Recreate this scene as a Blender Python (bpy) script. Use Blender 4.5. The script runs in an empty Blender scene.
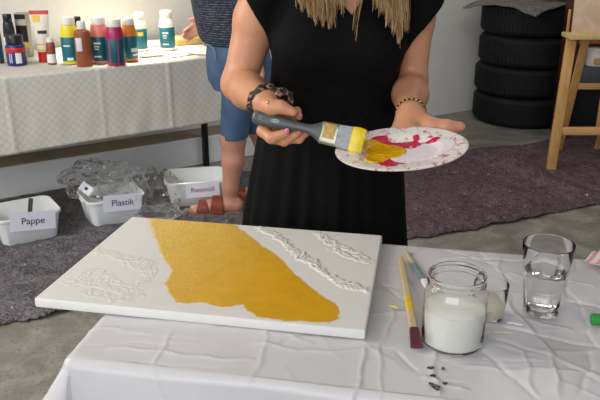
import bpy, bmesh, math, random
import numpy as np
from mathutils import Vector, Matrix, noise
random.seed(4); RNG = np.random.default_rng(7)
COL = bpy.context.scene.collection
SC = bpy.context.scene

# ------------------------------------------------------------------ camera maths
CAM_H = 1.40; HORIZON = 280.0; FPX = 745.0
TH = math.atan(HORIZON / FPX); SN, CS = math.sin(TH), math.cos(TH)
def G(px, py, z):
    """point of the place seen at a pixel, on the horizontal plane z"""
    v = (py - 200) / FPX; D = (CAM_H - z) / (SN + v * CS)
    return Vector(((px - 300) / FPX * D, D * (CS - v * SN), z))
def A(px, py, y):
    """point of the place seen at a pixel, at distance y in front of the camera"""
    v = (py - 200) / FPX; D = y / (CS - v * SN)
    return Vector(((px - 300) / FPX * D, y, CAM_H - D * (SN + v * CS)))

# ------------------------------------------------------------------ materials
def lin(c):
    return tuple(((x / 12.92) if x <= 0.04045 else ((x + 0.055) / 1.055) ** 2.4) for x in c)
def rgb(r, g, b): return lin((r / 255, g / 255, b / 255))
class NT:
    def __init__(s, name):
        s.m = bpy.data.materials.new(name); s.m.use_nodes = True
        s.n = s.m.node_tree.nodes; s.l = s.m.node_tree.links
        s.b = s.n['Principled BSDF']; s.out = s.n['Material Output']
        s.tc = s.n.new('ShaderNodeTexCoord')
    def link(s, a, b): s.l.new(a, b)
    def noise(s, scale, detail=4, rough=.55, coord='Object', dist=0, vec=None):
        t = s.n.new('ShaderNodeTexNoise'); t.inputs['Scale'].default_value = scale
        t.inputs['Detail'].default_value = detail; t.inputs['Roughness'].default_value = rough
        t.inputs['Distortion'].default_value = dist
        s.link(vec if vec else s.tc.outputs[coord], t.inputs['Vector']); return t.outputs['Fac']
    def voronoi(s, scale, feature='F1', coord='Object'):
        t = s.n.new('ShaderNodeTexVoronoi'); t.inputs['Scale'].default_value = scale; t.feature = feature
        s.link(s.tc.outputs[coord], t.inputs['Vector']); return t
    def wave(s, scale, axis='X', dist=0, coord='Object', detail=2):
        t = s.n.new('ShaderNodeTexWave'); t.bands_direction = axis; t.inputs['Scale'].default_value = scale
        t.inputs['Distortion'].default_value = dist; t.inputs['Detail'].default_value = detail
        s.link(s.tc.outputs[coord], t.inputs['Vector']); return t.outputs['Fac']
    def ramp(s, fac, stops):
        r = s.n.new('ShaderNodeValToRGB'); e = r.color_ramp.elements
        while len(e) < len(stops): e.new(.5)
        for i, (p, c) in enumerate(stops): e[i].position = p; e[i].color = (*c, 1)
        s.link(fac, r.inputs['Fac']); return r.outputs['Color']
    def mix(s, fac, a, b):
        m = s.n.new('ShaderNodeMix'); m.data_type = 'RGBA'
        if isinstance(fac, (int, float)): m.inputs[0].default_value = fac
        else: s.link(fac, m.inputs[0])
        for sock, v in ((m.inputs[6], a), (m.inputs[7], b)):
            if isinstance(v, tuple): sock.default_value = (*v, 1)
            else: s.link(v, sock)
        return m.outputs[2]
    def attr(s, name):
        a = s.n.new('ShaderNodeAttribute'); a.attribute_name = name; return a
    def math(s, op, a, b=0.0):
        m = s.n.new('ShaderNodeMath'); m.operation = op
        for i, v in enumerate((a, b)):
            if isinstance(v, (int, float)): m.inputs[i].default_value = v
            else: s.link(v, m.inputs[i])
        return m.outputs[0]
    def color(s, c):
        if isinstance(c, tuple): s.b.inputs['Base Color'].default_value = (*c, 1)
        else: s.link(c, s.b.inputs['Base Color'])
    def rough(s, v):
        if isinstance(v, (int, float)): s.b.inputs['Roughness'].default_value = v
        else: s.link(v, s.b.inputs['Roughness'])
    def bump(s, h, strength=.3, dist=.002):
        b = s.n.new('ShaderNodeBump'); b.inputs['Strength'].default_value = strength
        b.inputs['Distance'].default_value = dist; s.link(h, b.inputs['Height'])
        s.link(b.outputs['Normal'], s.b.inputs['Normal'])
def plain(name, c, rough=.5, metal=0, var=0, scale=20, bump=0, bscale=200, spec=None, coat=0, sss=0):
    t = NT(name)
    if var:
        f = t.noise(scale)
        t.color(t.ramp(f, [(.3, tuple(x * (1 - var) for x in c)), (.7, tuple(min(1, x * (1 + var)) for x in c))]))
    else: t.color(c)
    t.rough(rough); t.b.inputs['Metallic'].default_value = metal
    if spec is not None: t.b.inputs['Specular IOR Level'].default_value = spec
    if coat: t.b.inputs['Coat Weight'].default_value = coat
    if sss:
        t.b.inputs['Subsurface Weight'].default_value = sss
        t.b.inputs['Subsurface Radius'].default_value = (.012, .005, .003); t.b.inputs['Subsurface Scale'].default_value = .6
    if bump: t.bump(t.noise(bscale), bump, .001)
    return t.m
def glassy(name, c, ior, rough=0.0):
    t = NT(name); t.color(c); t.rough(rough); t.b.inputs['Transmission Weight'].default_value = 1; t.b.inputs['IOR'].default_value = ior
    return t.m

M = {}
M['skin'] = None
def skin(name, a, b, blotch):
    t = NT(name); f = t.noise(14, 3); g = t.noise(60, 3)
    c = t.mix(t.ramp(g, [(.35, (0, 0, 0)), (.75, (1, 1, 1))]), t.ramp(f, [(.3, a), (.7, b)]), blotch)
    m = t.mix(.82, c, t.ramp(f, [(.3, a), (.7, b)])); t.color(m); t.rough(.46)
    t.b.inputs['Subsurface Weight'].default_value = .12; t.b.inputs['Subsurface Radius'].default_value = (.012, .004, .002)
    t.b.inputs['Subsurface Scale'].default_value = .5
    t.bump(t.noise(320, 3), .12, .0006); return t.m
M['skin'] = skin('tanned_skin', rgb(190, 132, 98), rgb(204, 147, 111), rgb(186, 108, 80))
M['skin_leg'] = skin('leg_skin', rgb(190, 135, 112), rgb(206, 150, 128), rgb(176, 108, 88))
M['nail'] = plain('pink_nail_polish', rgb(226, 112, 140), .2)
M['eye'] = plain('eye_white', rgb(235, 230, 225), .15)
M['lip'] = plain('lips', rgb(180, 90, 85), .4)

# dress
t = NT('black_crepe'); f = t.noise(90, 4); t.color(t.ramp(f, [(.3, rgb(5, 5, 6)), (.7, rgb(10, 10, 11))])); t.rough(.78)
t.b.inputs['Specular IOR Level'].default_value = .12; t.bump(t.noise(600, 2), .25, .0008); M['dress'] = t.m
# hair
t = NT('dark_blonde_hair'); f = t.attr('tone').outputs['Fac']
t.color(t.ramp(f, [(0, rgb(108, 76, 44)), (.5, rgb(184, 144, 92)), (1, rgb(230, 200, 150))])); t.rough(.42); M['hair'] = t.m
M['brown_hair'] = plain('brown_hair', rgb(70, 48, 34), .5, var=.3, scale=60)
# leopard scrunchie
t = NT('leopard_fabric'); v = t.voronoi(120); d = v.outputs['Distance']
t.color(t.ramp(d, [(.0, rgb(20, 15, 13)), (.60, rgb(26, 18, 15)), (.66, rgb(134, 98, 68)), (1, rgb(160, 120, 86))])); t.rough(.55); M['leopard'] = t.m
M['gold'] = plain('gold_beads', rgb(176, 138, 70), .25, 1)
M['dark_bead'] = plain('dark_beads', rgb(40, 28, 22), .4)
# sweater
t = NT('flecked_knit'); w = t.wave(30, 'Z', .8, detail=1); n = t.noise(70, 2)
mp = t.n.new('ShaderNodeMapping'); mp.inputs['Scale'].default_value = (1, 1, 6); t.link(t.tc.outputs['Object'], mp.inputs['Vector'])
n2 = t.noise(55, 2, vec=mp.outputs['Vector'])
fleck = t.math('MULTIPLY', t.ramp(w, [(.60, (0, 0, 0)), (.85, (1, 1, 1))]), t.ramp(n2, [(.45, (0, 0, 0)), (.6, (1, 1, 1))]))
t.color(t.mix(fleck, rgb(38, 42, 56), rgb(112, 117, 134))); t.rough(.85); t.bump(w, .4, .003); M['knit'] = t.m
# denim
t = NT('blue_denim'); f = t.noise(9, 4); w = t.wave(260, 'DIAGONAL', 0)
c = t.ramp(f, [(.3, rgb(50, 73, 103)), (.7, rgb(80, 108, 140))]); t.color(t.mix(.85, t.mix(w, rgb(54, 78, 110), rgb(110, 134, 162)), c)); t.rough(.85)
t.bump(w, .3, .001); M['denim'] = t.m
M['denim_seam'] = plain('denim_seam', rgb(138, 158, 180), .8)
M['leather'] = plain('tan_leather', rgb(128, 54, 32), .5, var=.15, scale=30, bump=.3)
M['cork'] = plain('cork_sole', rgb(140, 110, 76), .8, var=.2, scale=120)
M['sole'] = plain('sandal_outsole', rgb(80, 62, 48), .8)
M['silver'] = plain('silver', rgb(200, 200, 200), .25, 1)

# room
t = NT('floor_concrete'); f = t.noise(1.6, 6, .6); g = t.noise(9, 5, .65, dist=.6); k = t.noise(70, 3)
c = t.mix(t.ramp(g, [(.42, (0, 0, 0)), (.66, (1, 1, 1))]), t.ramp(f, [(.3, rgb(104, 101, 93)), (.7, rgb(132, 128, 118))]), rgb(152, 147, 137))
c2 = t.mix(t.ramp(k, [(.55, (0, 0, 0)), (.75, (1, 1, 1))]), c, rgb(92, 88, 80)); t.color(c2)
t.rough(t.ramp(g, [(.35, (.30,) * 3), (.7, (.55,) * 3)])); t.bump(k, .1, .001); M['floor'] = t.m
t = NT('wall_plaster'); f = t.noise(2.2, 4); g = t.noise(30, 4)
t.color(t.ramp(f, [(.3, rgb(212, 210, 204)), (.7, rgb(226, 223, 216))])); t.rough(.9); t.bump(g, .25, .003); M['wall'] = t.m
M['wall_cool'] = plain('plinth_paint', rgb(232, 234, 234), .7, var=.05, scale=3, bump=.3, bscale=60)
M['raw_concrete'] = plain('raw_concrete', rgb(142, 130, 114), .9, var=.15, scale=14)
M['ceiling'] = plain('ceiling_paint', rgb(205, 203, 198), .9, var=.03)
# fleece drop cloths
def fleece(name, base, dark, speck, tint):
    t = NT(name); f = t.noise(22, 6, .75); g = t.noise(120, 3, .75); k = t.noise(48, 3); q = t.noise(60, 2, coord='Object', dist=1.5)
    c = t.mix(t.ramp(f, [(.38, (0, 0, 0)), (.62, (1, 1, 1))]), dark, base)
    c = t.mix(t.ramp(g, [(.36, (1, 1, 1)), (.50, (0, 0, 0))]), c, tuple(x * .42 for x in dark)); c = t.mix(t.ramp(g, [(.54, (0, 0, 0)), (.70, (.8, .8, .8))]), c, tuple(min(1, x * 1.35) for x in base))
    c = t.mix(t.ramp(q, [(.60, (0, 0, 0)), (.68, (1, 1, 1))]), c, tint)
    c = t.mix(t.ramp(k, [(.69, (0, 0, 0)), (.73, (1, 1, 1))]), c, speck); t.color(c); t.rough(.95)
    t.b.inputs['Specular IOR Level'].default_value = .1
    t.bump(g, .8, .006); return t.m
M['fleece_grey'] = fleece('grey_fleece', rgb(126, 123, 126), rgb(84, 82, 86), rgb(206, 200, 198), rgb(126, 98, 100))
M['fleece_plum'] = fleece('plum_fleece', rgb(118, 98, 102), rgb(80, 65, 69), rgb(212, 206, 206), rgb(124, 92, 98))
# cloths
t = NT('white_vinyl_cloth'); f = t.noise(3, 4); g = t.noise(45, 3); t.color(t.ramp(f, [(.3, rgb(196, 193, 194)), (.7, rgb(206, 203, 204))]))
t.rough(t.ramp(g, [(.3, (.34,) * 3), (.7, (.46,) * 3)])); t.bump(t.noise(26, 4), .12, .004); M['vinyl'] = t.m
t = NT('damask_paper_cloth')
mp = t.n.new('ShaderNodeMapping'); mp.inputs['Scale'].default_value = (1, 1, 1); t.link(t.attr('uvp').outputs['Vector'], mp.inputs['Vector'])
ch = t.n.new('ShaderNodeTexChecker'); ch.inputs['Scale'].default_value = 52; t.link(mp.outputs['Vector'], ch.inputs['Vector'])
ch2 = t.n.new('ShaderNodeTexChecker'); ch2.inputs['Scale'].default_value = 120; t.link(mp.outputs['Vector'], ch2.inputs['Vector'])
t.color(t.mix(ch.outputs['Fac'], rgb(204, 199, 190), rgb(213, 209, 200))); t.rough(.7); t.bump(ch2.outputs['Fac'], .25, .001); M['damask'] = t.m
# wood
def wood(name, a, b, axis='Z'):
    t = NT(name); mp = t.n.new('ShaderNodeMapping'); sc = {'X': (1.2, 14, 14), 'Y': (14, 1.2, 14), 'Z': (14, 14, 1.2)}[axis]
    mp.inputs['Scale'].default_value = sc; t.link(t.tc.outputs['Object'], mp.inputs['Vector'])
    f = t.noise(3.2, 5, .6, vec=mp.outputs['Vector'], dist=.6); t.color(t.ramp(f, [(.3, a), (.7, b)])); t.rough(.5); t.bump(f, .15, .001); return t.m
M['pine'] = wood('pine_wood', rgb(186, 136, 76), rgb(212, 164, 100))
M['pine_x'] = wood('pine_wood_rail', rgb(196, 146, 84), rgb(218, 172, 108), 'X')
M['brushwood'] = wood('brush_handle_wood', rgb(176, 154, 116), rgb(206, 186, 146), 'Y')
M['tray_edge'] = plain('waxed_tray_wood', rgb(204, 176, 118), .6, var=.12, scale=30)
M['black_metal'] = plain('black_metal', rgb(24, 24, 26), .4)
M['grey_metal'] = plain('grey_metal', rgb(110, 110, 112), .4, .8)
# rubber
t = NT('tyre_rubber'); t.color(t.ramp(t.noise(12, 4), [(.3, rgb(13, 13, 14)), (.75, rgb(21, 21, 22))])); t.rough(.7); t.b.inputs['Specular IOR Level'].default_value = .3; t.bump(t.noise(160, 3), .15, .001); M['rubber'] = t.m
t = NT('quilted_mat'); v = t.voronoi(55); t.color(t.ramp(v.outputs['Distance'], [(.1, rgb(150, 142, 130)), (.6, rgb(92, 86, 78))])); t.rough(.45)
t.bump(v.outputs['Distance'], .6, .004); M['mat'] = t.m
# plastics
M['bin'] = plain('white_bin_plastic', rgb(232, 235, 235), .35, var=.03, scale=6)
M['paper'] = plain('paper', rgb(222, 220, 232), .7)
M['ink'] = plain('ink', rgb(40, 38, 44), .6)
t = NT('clear_film'); t.n.remove(t.b)
tr = t.n.new('ShaderNodeBsdfTransparent'); tr.inputs['Color'].default_value = (.985, .985, .985, 1)
gl = t.n.new('ShaderNodeBsdfGlossy'); gl.inputs['Roughness'].default_value = .08; gl.inputs['Color'].default_value = (.95, .96, .97, 1)
df = t.n.new('ShaderNodeBsdfTranslucent'); df.inputs['Color'].default_value = (.92, .93, .94, 1)
mx0 = t.n.new('ShaderNodeMixShader'); mx0.inputs[0].default_value = .20; t.link(tr.outputs[0], mx0.inputs[1]); t.link(df.outputs[0], mx0.inputs[2])
lw = t.n.new('ShaderNodeLayerWeight'); lw.inputs['Blend'].default_value = .16
mx = t.n.new('ShaderNodeMixShader'); t.link(lw.outputs['Fresnel'], mx.inputs[0]); t.link(mx0.outputs[0], mx.inputs[1]); t.link(gl.outputs[0], mx.inputs[2]); t.link(mx.outputs[0], t.out.inputs['Surface']); M['film'] = t.m
M['glass'] = glassy('clear_glass', (1, 1, 1), 1.46)
M['water'] = glassy('water', (1, 1, 1), 1.33)
M['milk'] = plain('milky_liquid', rgb(250, 250, 240), .3)
M['cream'] = plain('cream_paint', rgb(232, 224, 198), .3)
# canvas
t = NT('primed_canvas'); at = t.attr('paint').outputs['Fac']; to = t.attr('tone').outputs['Fac']
w1 = t.wave(330, 'X'); w2 = t.wave(330, 'Y'); weave = t.math('ADD', w1, w2)
brush = t.noise(26, 5, .7); fine = t.noise(160, 3, .6)
gold = t.mix(to, t.ramp(fine, [(.25, rgb(206, 158, 38)), (.75, rgb(240, 206, 108))]), t.ramp(brush, [(.25, rgb(200, 146, 4)), (.75, rgb(222, 170, 16))]))  # paler gold paints in the light reflected on the field's left side
t.color(t.mix(at, t.mix(t.attr('paste').outputs['Fac'], rgb(218, 214, 208), rgb(206, 202, 190)), gold)); t.rough(t.ramp(at, [(0, (.75,) * 3), (1, (.42,) * 3)])); t.bump(weave, .22, .0006); M['canvas'] = t.m
M['canvas_side'] = plain('canvas_side', rgb(222, 220, 217), .8, bump=.2, bscale=500)
# plate
t = NT('glazed_plate'); g = t.noise(55, 3, .6, dist=.8); h2 = t.noise(90, 2); k2 = t.noise(45, 2, dist=1)
c = t.mix(t.ramp(g, [(.57, (0, 0, 0)), (.64, (1, 1, 1))]), rgb(226, 221, 214), rgb(200, 84, 104))
c = t.mix(t.ramp(h2, [(.70, (0, 0, 0)), (.74, (1, 1, 1))]), c, rgb(70, 62, 58))
c = t.mix(t.ramp(k2, [(.66, (0, 0, 0)), (.72, (1, 1, 1))]), c, rgb(196, 166, 110)); t.color(c); t.rough(.3); M['plate'] = t.m
M['plate_clean'] = plain('cream_ceramic', rgb(230, 226, 214), .3)
M['p_yellow'] = plain('wet_yellow_paint', rgb(220, 166, 14), .22, var=.15, scale=60, bump=.5, bscale=90)
M['p_bright'] = plain('bright_yellow_paint', rgb(222, 192, 14), .35, var=.15, scale=60, bump=.4, bscale=150)
M['p_pink'] = plain('wet_magenta_paint', rgb(200, 40, 74), .22, var=.15, scale=60, bump=.4, bscale=120)
M['p_lilac'] = plain('lilac_white_paint', rgb(228, 218, 224), .4, var=.06, scale=60, bump=.4, bscale=120)
M['p_maroon'] = plain('dried_maroon_paint', rgb(84, 34, 46), .5, var=.3, scale=90)
M['p_spot'] = plain('dark_paint_spot', rgb(42, 36, 38), .3)
M['handle'] = plain('grey_brush_handle', rgb(66, 72, 70), .4)
M['handle_hi'] = plain('handle_print', rgb(150, 156, 154), .4)
t = NT('bristles'); mp = t.n.new('ShaderNodeMapping'); mp.inputs['Scale'].default_value = (1, 12, 12); t.link(t.tc.outputs['Object'], mp.inputs['Vector']); w = t.noise(60, 2, vec=mp.outputs['Vector']); t.color(t.ramp(w, [(.3, rgb(128, 132, 132)), (.7, rgb(164, 168, 168))])); t.rough(.6); M['bristle'] = t.m
M['ferrule'] = plain('paint_smeared_ferrule', rgb(150, 146, 132), .32, .8, var=.25, scale=60)
M['ferrule_smear'] = plain('ochre_smear', rgb(176, 138, 60), .4, var=.35, scale=150)
M['yellow_smear'] = plain('yellow_smear', rgb(216, 180, 60), .5, var=.15, scale=80)
M['blue_smear'] = plain('blue_grey_smear', rgb(108, 128, 136), .5, var=.25, scale=90)

def colplain(name, c, **k):
    if name not in M: M[name] = plain(name, c, **k)
    return M[name]
# ------------------------------------------------------------------ object helpers
def tag(o, label=None, cat=None, group=None, kind=None):
    if label: o['label'] = label
    if cat: o['category'] = cat
    if group: o['group'] = group
    if kind: o['kind'] = kind
    return o
def mesh(name, verts, faces, mats, parent=None, smooth=True, fm=None):
    me = bpy.data.meshes.new(name); me.from_pydata([tuple(v) for v in verts], [], faces)
    for m in (mats if isinstance(mats, (list, tuple)) else [mats]): me.materials.append(m)
    me.polygons.foreach_set('use_smooth', [smooth] * len(me.polygons))
    if fm is not None: me.polygons.foreach_set('material_index', fm)
    me.update(); o = bpy.data.objects.new(name, me); COL.objects.link(o)
    if parent is not None: o.parent = parent; o.matrix_parent_inverse = Matrix.Identity(4)
    return o
def empty(name, loc, rz=0):
    o = bpy.data.objects.new(name, None); COL.objects.link(o); o.location = loc; o.rotation_euler = (0, 0, rz); o.empty_display_size = .05; return o
class MB:
    """collects shapes for ONE mesh object"""
    def __init__(s): s.v = []; s.f = []; s.m = []
    def add(s, vs, fs, mi=0, X=None):
        o = len(s.v); s.v += [(X @ Vector(q)) if X is not None else Vector(q) for q in vs]
        s.f += [tuple(i + o for i in q) for q in fs]; s.m += [mi] * len(fs)
    def box(s, lo, hi, bev=.0, mi=0, X=None, seg=2):
        bm = bmesh.new(); bmesh.ops.create_cube(bm, size=1)
        for v in bm.verts: v.co = Vector([lo[i] + (v.co[i] + .5) * (hi[i] - lo[i]) for i in range(3)])
        if bev: bmesh.ops.bevel(bm, geom=bm.edges[:], offset=bev, segments=seg, affect='EDGES', profile=.5)
        s.addbm(bm, mi, X)
    def addbm(s, bm, mi=0, X=None):
        bm.verts.index_update(); s.add([v.co.copy() for v in bm.verts], [tuple(v.index for v in f.verts) for f in bm.faces], mi, X); bm.free()
    def bar(s, a, b, w, d, bev=.003, mi=0, up=(0, 1, 0)):
        a, b = Vector(a), Vector(b); z = (b - a); L = z.length; z.normalize(); x = Vector(up).cross(z).normalized(); y = z.cross(x)
        X = Matrix((( x.x, y.x, z.x, a.x), (x.y, y.y, z.y, a.y), (x.z, y.z, z.z, a.z), (0, 0, 0, 1)))
        s.box((-w / 2, -d / 2, 0), (w / 2, d / 2, L), bev, mi, X)
    def lathe(s, prof, n=48, mi=0, X=None, mod=None, closed=False):
        vs = []; fs = []
        for (r, z) in prof:
            for k in range(n):
                a = 2 * math.pi * k / n; rr = mod(r, z, a) if mod else r
                vs.append((rr * math.cos(a), rr * math.sin(a), z))
        R = len(prof)
        for i in range(R if closed else R - 1):
            for k in range(n):
                j = (i + 1) % R
                fs.append((i * n + k, i * n + (k + 1) % n, j * n + (k + 1) % n, j * n + k))
        if not closed:
            fs.append(tuple(reversed(range(n)))); fs.append(tuple((R - 1) * n + k for k in range(n)))
        s.add(vs, fs, mi, X)
    def tube(s, pts, rad, n=8, mi=0, cap=True, flat=1.0, up=None):
        pts = [Vector(p) for p in pts]; vs = []; fs = []
        N = len(pts); ref = Vector(up) if up else None
        for i, p in enumerate(pts):
            d = (pts[min(i + 1, N - 1)] - pts[max(i - 1, 0)]).normalized()
            if ref is None: ref = Vector((0, 0, 1)) if abs(d.z) < .9 else Vector((1, 0, 0))
            x = ref.cross(d).normalized(); y = d.cross(x); 
            if up is None: ref = y
            r = rad[i] if isinstance(rad, (list, tuple)) else rad
            for k in range(n):
                a = 2 * math.pi * k / n; vs.append(p + x * (r * math.cos(a)) + y * (r * flat * math.sin(a)))
        for i in range(N - 1):
            for k in range(n): fs.append((i * n + k, i * n + (k + 1) % n, (i + 1) * n + (k + 1) % n, (i + 1) * n + k))
        if cap: fs.append(tuple(reversed(range(n)))); fs.append(tuple((N - 1) * n + k for k in range(n)))
        s.add(vs, fs, mi)
    def ellipsoid(s, c, r, mi=0, X=None, n=2):
        bm = bmesh.new(); bmesh.ops.create_icosphere(bm, subdivisions=n, radius=1)
        for v in bm.verts: v.co = Vector((c[0] + v.co.x * r[0], c[1] + v.co.y * r[1], c[2] + v.co.z * r[2]))
        s.addbm(bm, mi, X)
    def prism(s, poly, z0, z1, mi=0, X=None):
        n = len(poly); vs = [(x, y, z0) for x, y in poly] + [(x, y, z1) for x, y in poly]
        fs = [tuple(reversed(range(n))), tuple(range(n, 2 * n))] + [(i, (i + 1) % n, n + (i + 1) % n, n + i) for i in range(n)]
        s.add(vs, fs, mi, X)
    def build(s, name, mats, parent=None, smooth=True, auto=True):
        o = mesh(name, s.v, s.f, mats, parent, smooth, s.m)
        if smooth and auto:
            try: o.data.set_sharp_from_angle(angle=math.radians(38))
            except Exception: pass
        return o
def rrect(w, d, r, n=6):
    pts = []
    for cx, cy, a0 in ((w / 2 - r, d / 2 - r, 0), (-w / 2 + r, d / 2 - r, 90), (-w / 2 + r, -d / 2 + r, 180), (w / 2 - r, -d / 2 + r, 270)):
        for k in range(n + 1):
            a = math.radians(a0 + 90 * k / n); pts.append((cx + r * math.cos(a), cy + r * math.sin(a)))
    return pts
def loft(rings, closed_ring=True, cap0=True, cap1=True):
    n = len(rings[0]); vs = [p for r in rings for p in r]; fs = []
    for i in range(len(rings) - 1):
        for k in range(n if closed_ring else n - 1): fs.append((i * n + k, i * n + (k + 1) % n, (i + 1) * n + (k + 1) % n, (i + 1) * n + k))
    if cap0: fs.append(tuple(reversed(range(n))))
    if cap1: fs.append(tuple((len(rings) - 1) * n + k for k in range(n)))
    return vs, fs
def grid(nx, ny, fn):
    vs = [fn(i / (nx - 1), j / (ny - 1)) for j in range(ny) for i in range(nx)]
    fs = [(j * nx + i, j * nx + i + 1, (j + 1) * nx + i + 1, (j + 1) * nx + i) for j in range(ny - 1) for i in range(nx - 1)]
    return vs, fs
def text(s, size, name, mat, parent, X, ext=.0004):
    cu = bpy.data.curves.new(name, 'FONT'); cu.body = s; cu.size = size; cu.align_x = 'CENTER'; cu.align_y = 'CENTER'; cu.extrude = ext
    o = bpy.data.objects.new(name, cu); COL.objects.link(o)
    dg = bpy.context.evaluated_depsgraph_get(); dg.update()
    me = bpy.data.meshes.new_from_object(o.evaluated_get(dg)); bpy.data.objects.remove(o)
    me.materials.clear(); me.materials.append(mat); me.name = name
    ob = bpy.data.objects.new(name, me); COL.objects.link(ob)
    if parent is not None: ob.parent = parent
    ob.matrix_local = X; return ob

# ------------------------------------------------------------------ implicit surfaces (continuous bodies)
class Field:
    def __init__(s, lo, hi, h):
        s.lo = np.array(lo, np.float32); s.h = h; s.n = np.ceil((np.array(hi) - np.array(lo)) / h).astype(int) + 1
        s.F = np.full(s.n, 1.0, np.float32)
    def region(s, lo, hi):
        a = np.clip(np.floor((np.array(lo) - s.lo) / s.h).astype(int), 0, s.n - 1); b = np.clip(np.ceil((np.array(hi) - s.lo) / s.h).astype(int) + 1, 1, s.n)
        sl = tuple(slice(a[i], b[i]) for i in range(3))
        P = np.meshgrid(*[s.lo[i] + s.h * np.arange(a[i], b[i], dtype=np.float32) for i in range(3)], indexing='ij')
        return sl, P
    def put(s, sl, d, k):
        f = s.F[sl]
        if k > 0:
            h = np.clip(.5 + .5 * (f - d) / k, 0, 1); s.F[sl] = f * (1 - h) + d * h - k * h * (1 - h)
        else: s.F[sl] = np.minimum(f, d)
    def cone(s, a, b, ra, rb, k=.01, cut=None):
        a, b = np.array(a, float), np.array(b, float); m = max(ra, rb) + k + 3 * s.h
        sl, P = s.region(np.minimum(a, b) - m, np.maximum(a, b) + m)
        ba = b - a; L2 = max(float(ba @ ba), 1e-9)
        t = np.clip(((P[0] - a[0]) * ba[0] + (P[1] - a[1]) * ba[1] + (P[2] - a[2]) * ba[2]) / L2, 0, 1)
        d = np.sqrt(sum((P[i] - a[i] - t * ba[i]) ** 2 for i in range(3))) - (ra + (rb - ra) * t)
        if cut is not None:
            q, nn = cut; d = np.maximum(d, sum((P[i] - q[i]) * nn[i] for i in range(3)))
        s.put(sl, d, k)
    def chain(s, pts, k=.004, k0=None):
        for i in range(len(pts) - 1): s.cone(pts[i][0], pts[i + 1][0], pts[i][1], pts[i + 1][1], k if (i or k0 is None) else k0)
    def ell(s, c, r, k=.01, sub=False):
        c, r = np.array(c, float), np.array(r, float); m = k + 3 * s.h
        sl, P = s.region(c - r - m, c + r + m)
        q = np.sqrt(sum(((P[i] - c[i]) / r[i]) ** 2 for i in range(3))); g = np.sqrt(sum(((P[i] - c[i]) / r[i] ** 2) ** 2 for i in range(3))) + 1e-9
        d = q * (q - 1) / g
        if sub:
            f = s.F[sl]; e = -d; h = np.clip(.5 - .5 * (f - e) / k, 0, 1); s.F[sl] = f * (1 - h) + e * h + k * h * (1 - h)
        else: s.put(sl, d, k)
    def column(s, rows, k=.02, fold=None):
        """rows: (z, cx, cy, rx, ry), z rising; fold(z, angle) -> relative radius"""
        rows = sorted(rows); Z = np.array([r[0] for r in rows]); m = .06
        R = np.array(rows)
        lo = [float((R[:, 1] - R[:, 3]).min()) - m, float((R[:, 2] - R[:, 4]).min()) - m, Z[0] - m]
        hi = [float((R[:, 1] + R[:, 3]).max()) + m, float((R[:, 2] + R[:, 4]).max()) + m, Z[-1] + m]
        sl, P = s.region(lo, hi); zz = P[2][0, 0, :]
        # smooth interpolation of the profile
        zi = np.clip(zz, Z[0], Z[-1]); ks = np.linspace(-1, 1, 9) * .018
        pr = [np.mean([np.interp(zi + q, Z, R[:, j]) for q in ks], axis=0) for j in range(1, 5)]
        cx, cy, rx, ry = [p[None, None, :] for p in pr]
        dx, dy = P[0] - cx, P[1] - cy
        if fold is not None:
            fo = fold(P[2], np.arctan2(dy, dx)); rx = rx * fo; ry = ry * fo
        q = np.sqrt((dx / rx) ** 2 + (dy / ry) ** 2); g = np.sqrt((dx / rx ** 2) ** 2 + (dy / ry ** 2) ** 2) + 1e-6
        d = q * (q - 1) / g; d = np.where(q < .3, -.3 * np.minimum(rx, ry), d)
        d = np.maximum(d, np.maximum(Z[0] - P[2], P[2] - Z[-1])); s.put(sl, d.astype(np.float32), k)
    def carve(s, lo, hi, fn):
        sl, P = s.region(lo, hi); s.F[sl] = np.maximum(s.F[sl], -fn(*P))
    def mesh(s, name, mats, parent=None):
        F = s.F; nx, ny, nz = F.shape; S = F < 0
        cnt = np.zeros((nx - 1, ny - 1, nz - 1), np.int8)
        cr = [(i, j, k) for i in (0, 1) for j in (0, 1) for k in (0, 1)]
        for i, j, k in cr: cnt += S[i:nx - 1 + i, j:ny - 1 + j, k:nz - 1 + k]
        act = (cnt > 0) & (cnt < 8); I = np.argwhere(act); idx = np.full(act.shape, -1, np.int64); idx[act] = np.arange(len(I))
        pos = np.zeros((len(I), 3)); num = np.zeros(len(I))
        for a in cr:
            for ax in range(3):
                if a[ax]: continue
                b = list(a); b[ax] = 1
                fa = F[I[:, 0] + a[0], I[:, 1] + a[1], I[:, 2] + a[2]]; fb = F[I[:, 0] + b[0], I[:, 1] + b[1], I[:, 2] + b[2]]
                c = (fa < 0) != (fb < 0); tt = np.where(c, fa / np.where(c, fa - fb, 1), 0)
                p = np.array(a, float)[None, :].repeat(len(I), 0); p[:, ax] += tt; pos += p * c[:, None]; num += c
        V = (I + pos / num[:, None]) * s.h + s.lo
        quads = []
        for ax in range(3):
            u, w = [(1, 2), (2, 0), (0, 1)][ax]
            sa = [slice(None)] * 3; sb = [slice(None)] * 3; sa[ax] = slice(0, -1); sb[ax] = slice(1, None)
            ch = S[tuple(sa)] != S[tuple(sb)]; E = np.argwhere(ch)
            E = E[(E[:, u] > 0) & (E[:, w] > 0) & (E[:, u] < F.shape[u] - 1) & (E[:, w] < F.shape[w] - 1)]
            inside = S[E[:, 0], E[:, 1], E[:, 2]]
            def cell(du, dw):
                q = E.copy(); q[:, u] += du; q[:, w] += dw; return idx[q[:, 0], q[:, 1], q[:, 2]]
            q = np.stack([cell(-1, -1), cell(0, -1), cell(0, 0), cell(-1, 0)], 1); q[~inside] = q[~inside][:, ::-1]; quads.append(q)
        Q = np.concatenate(quads)
        me = bpy.data.meshes.new(name); me.vertices.add(len(V)); me.vertices.foreach_set('co', V.astype(np.float32).ravel())
        me.loops.add(Q.size); me.loops.foreach_set('vertex_index', Q.astype(np.int32).ravel()); me.polygons.add(len(Q))
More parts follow.
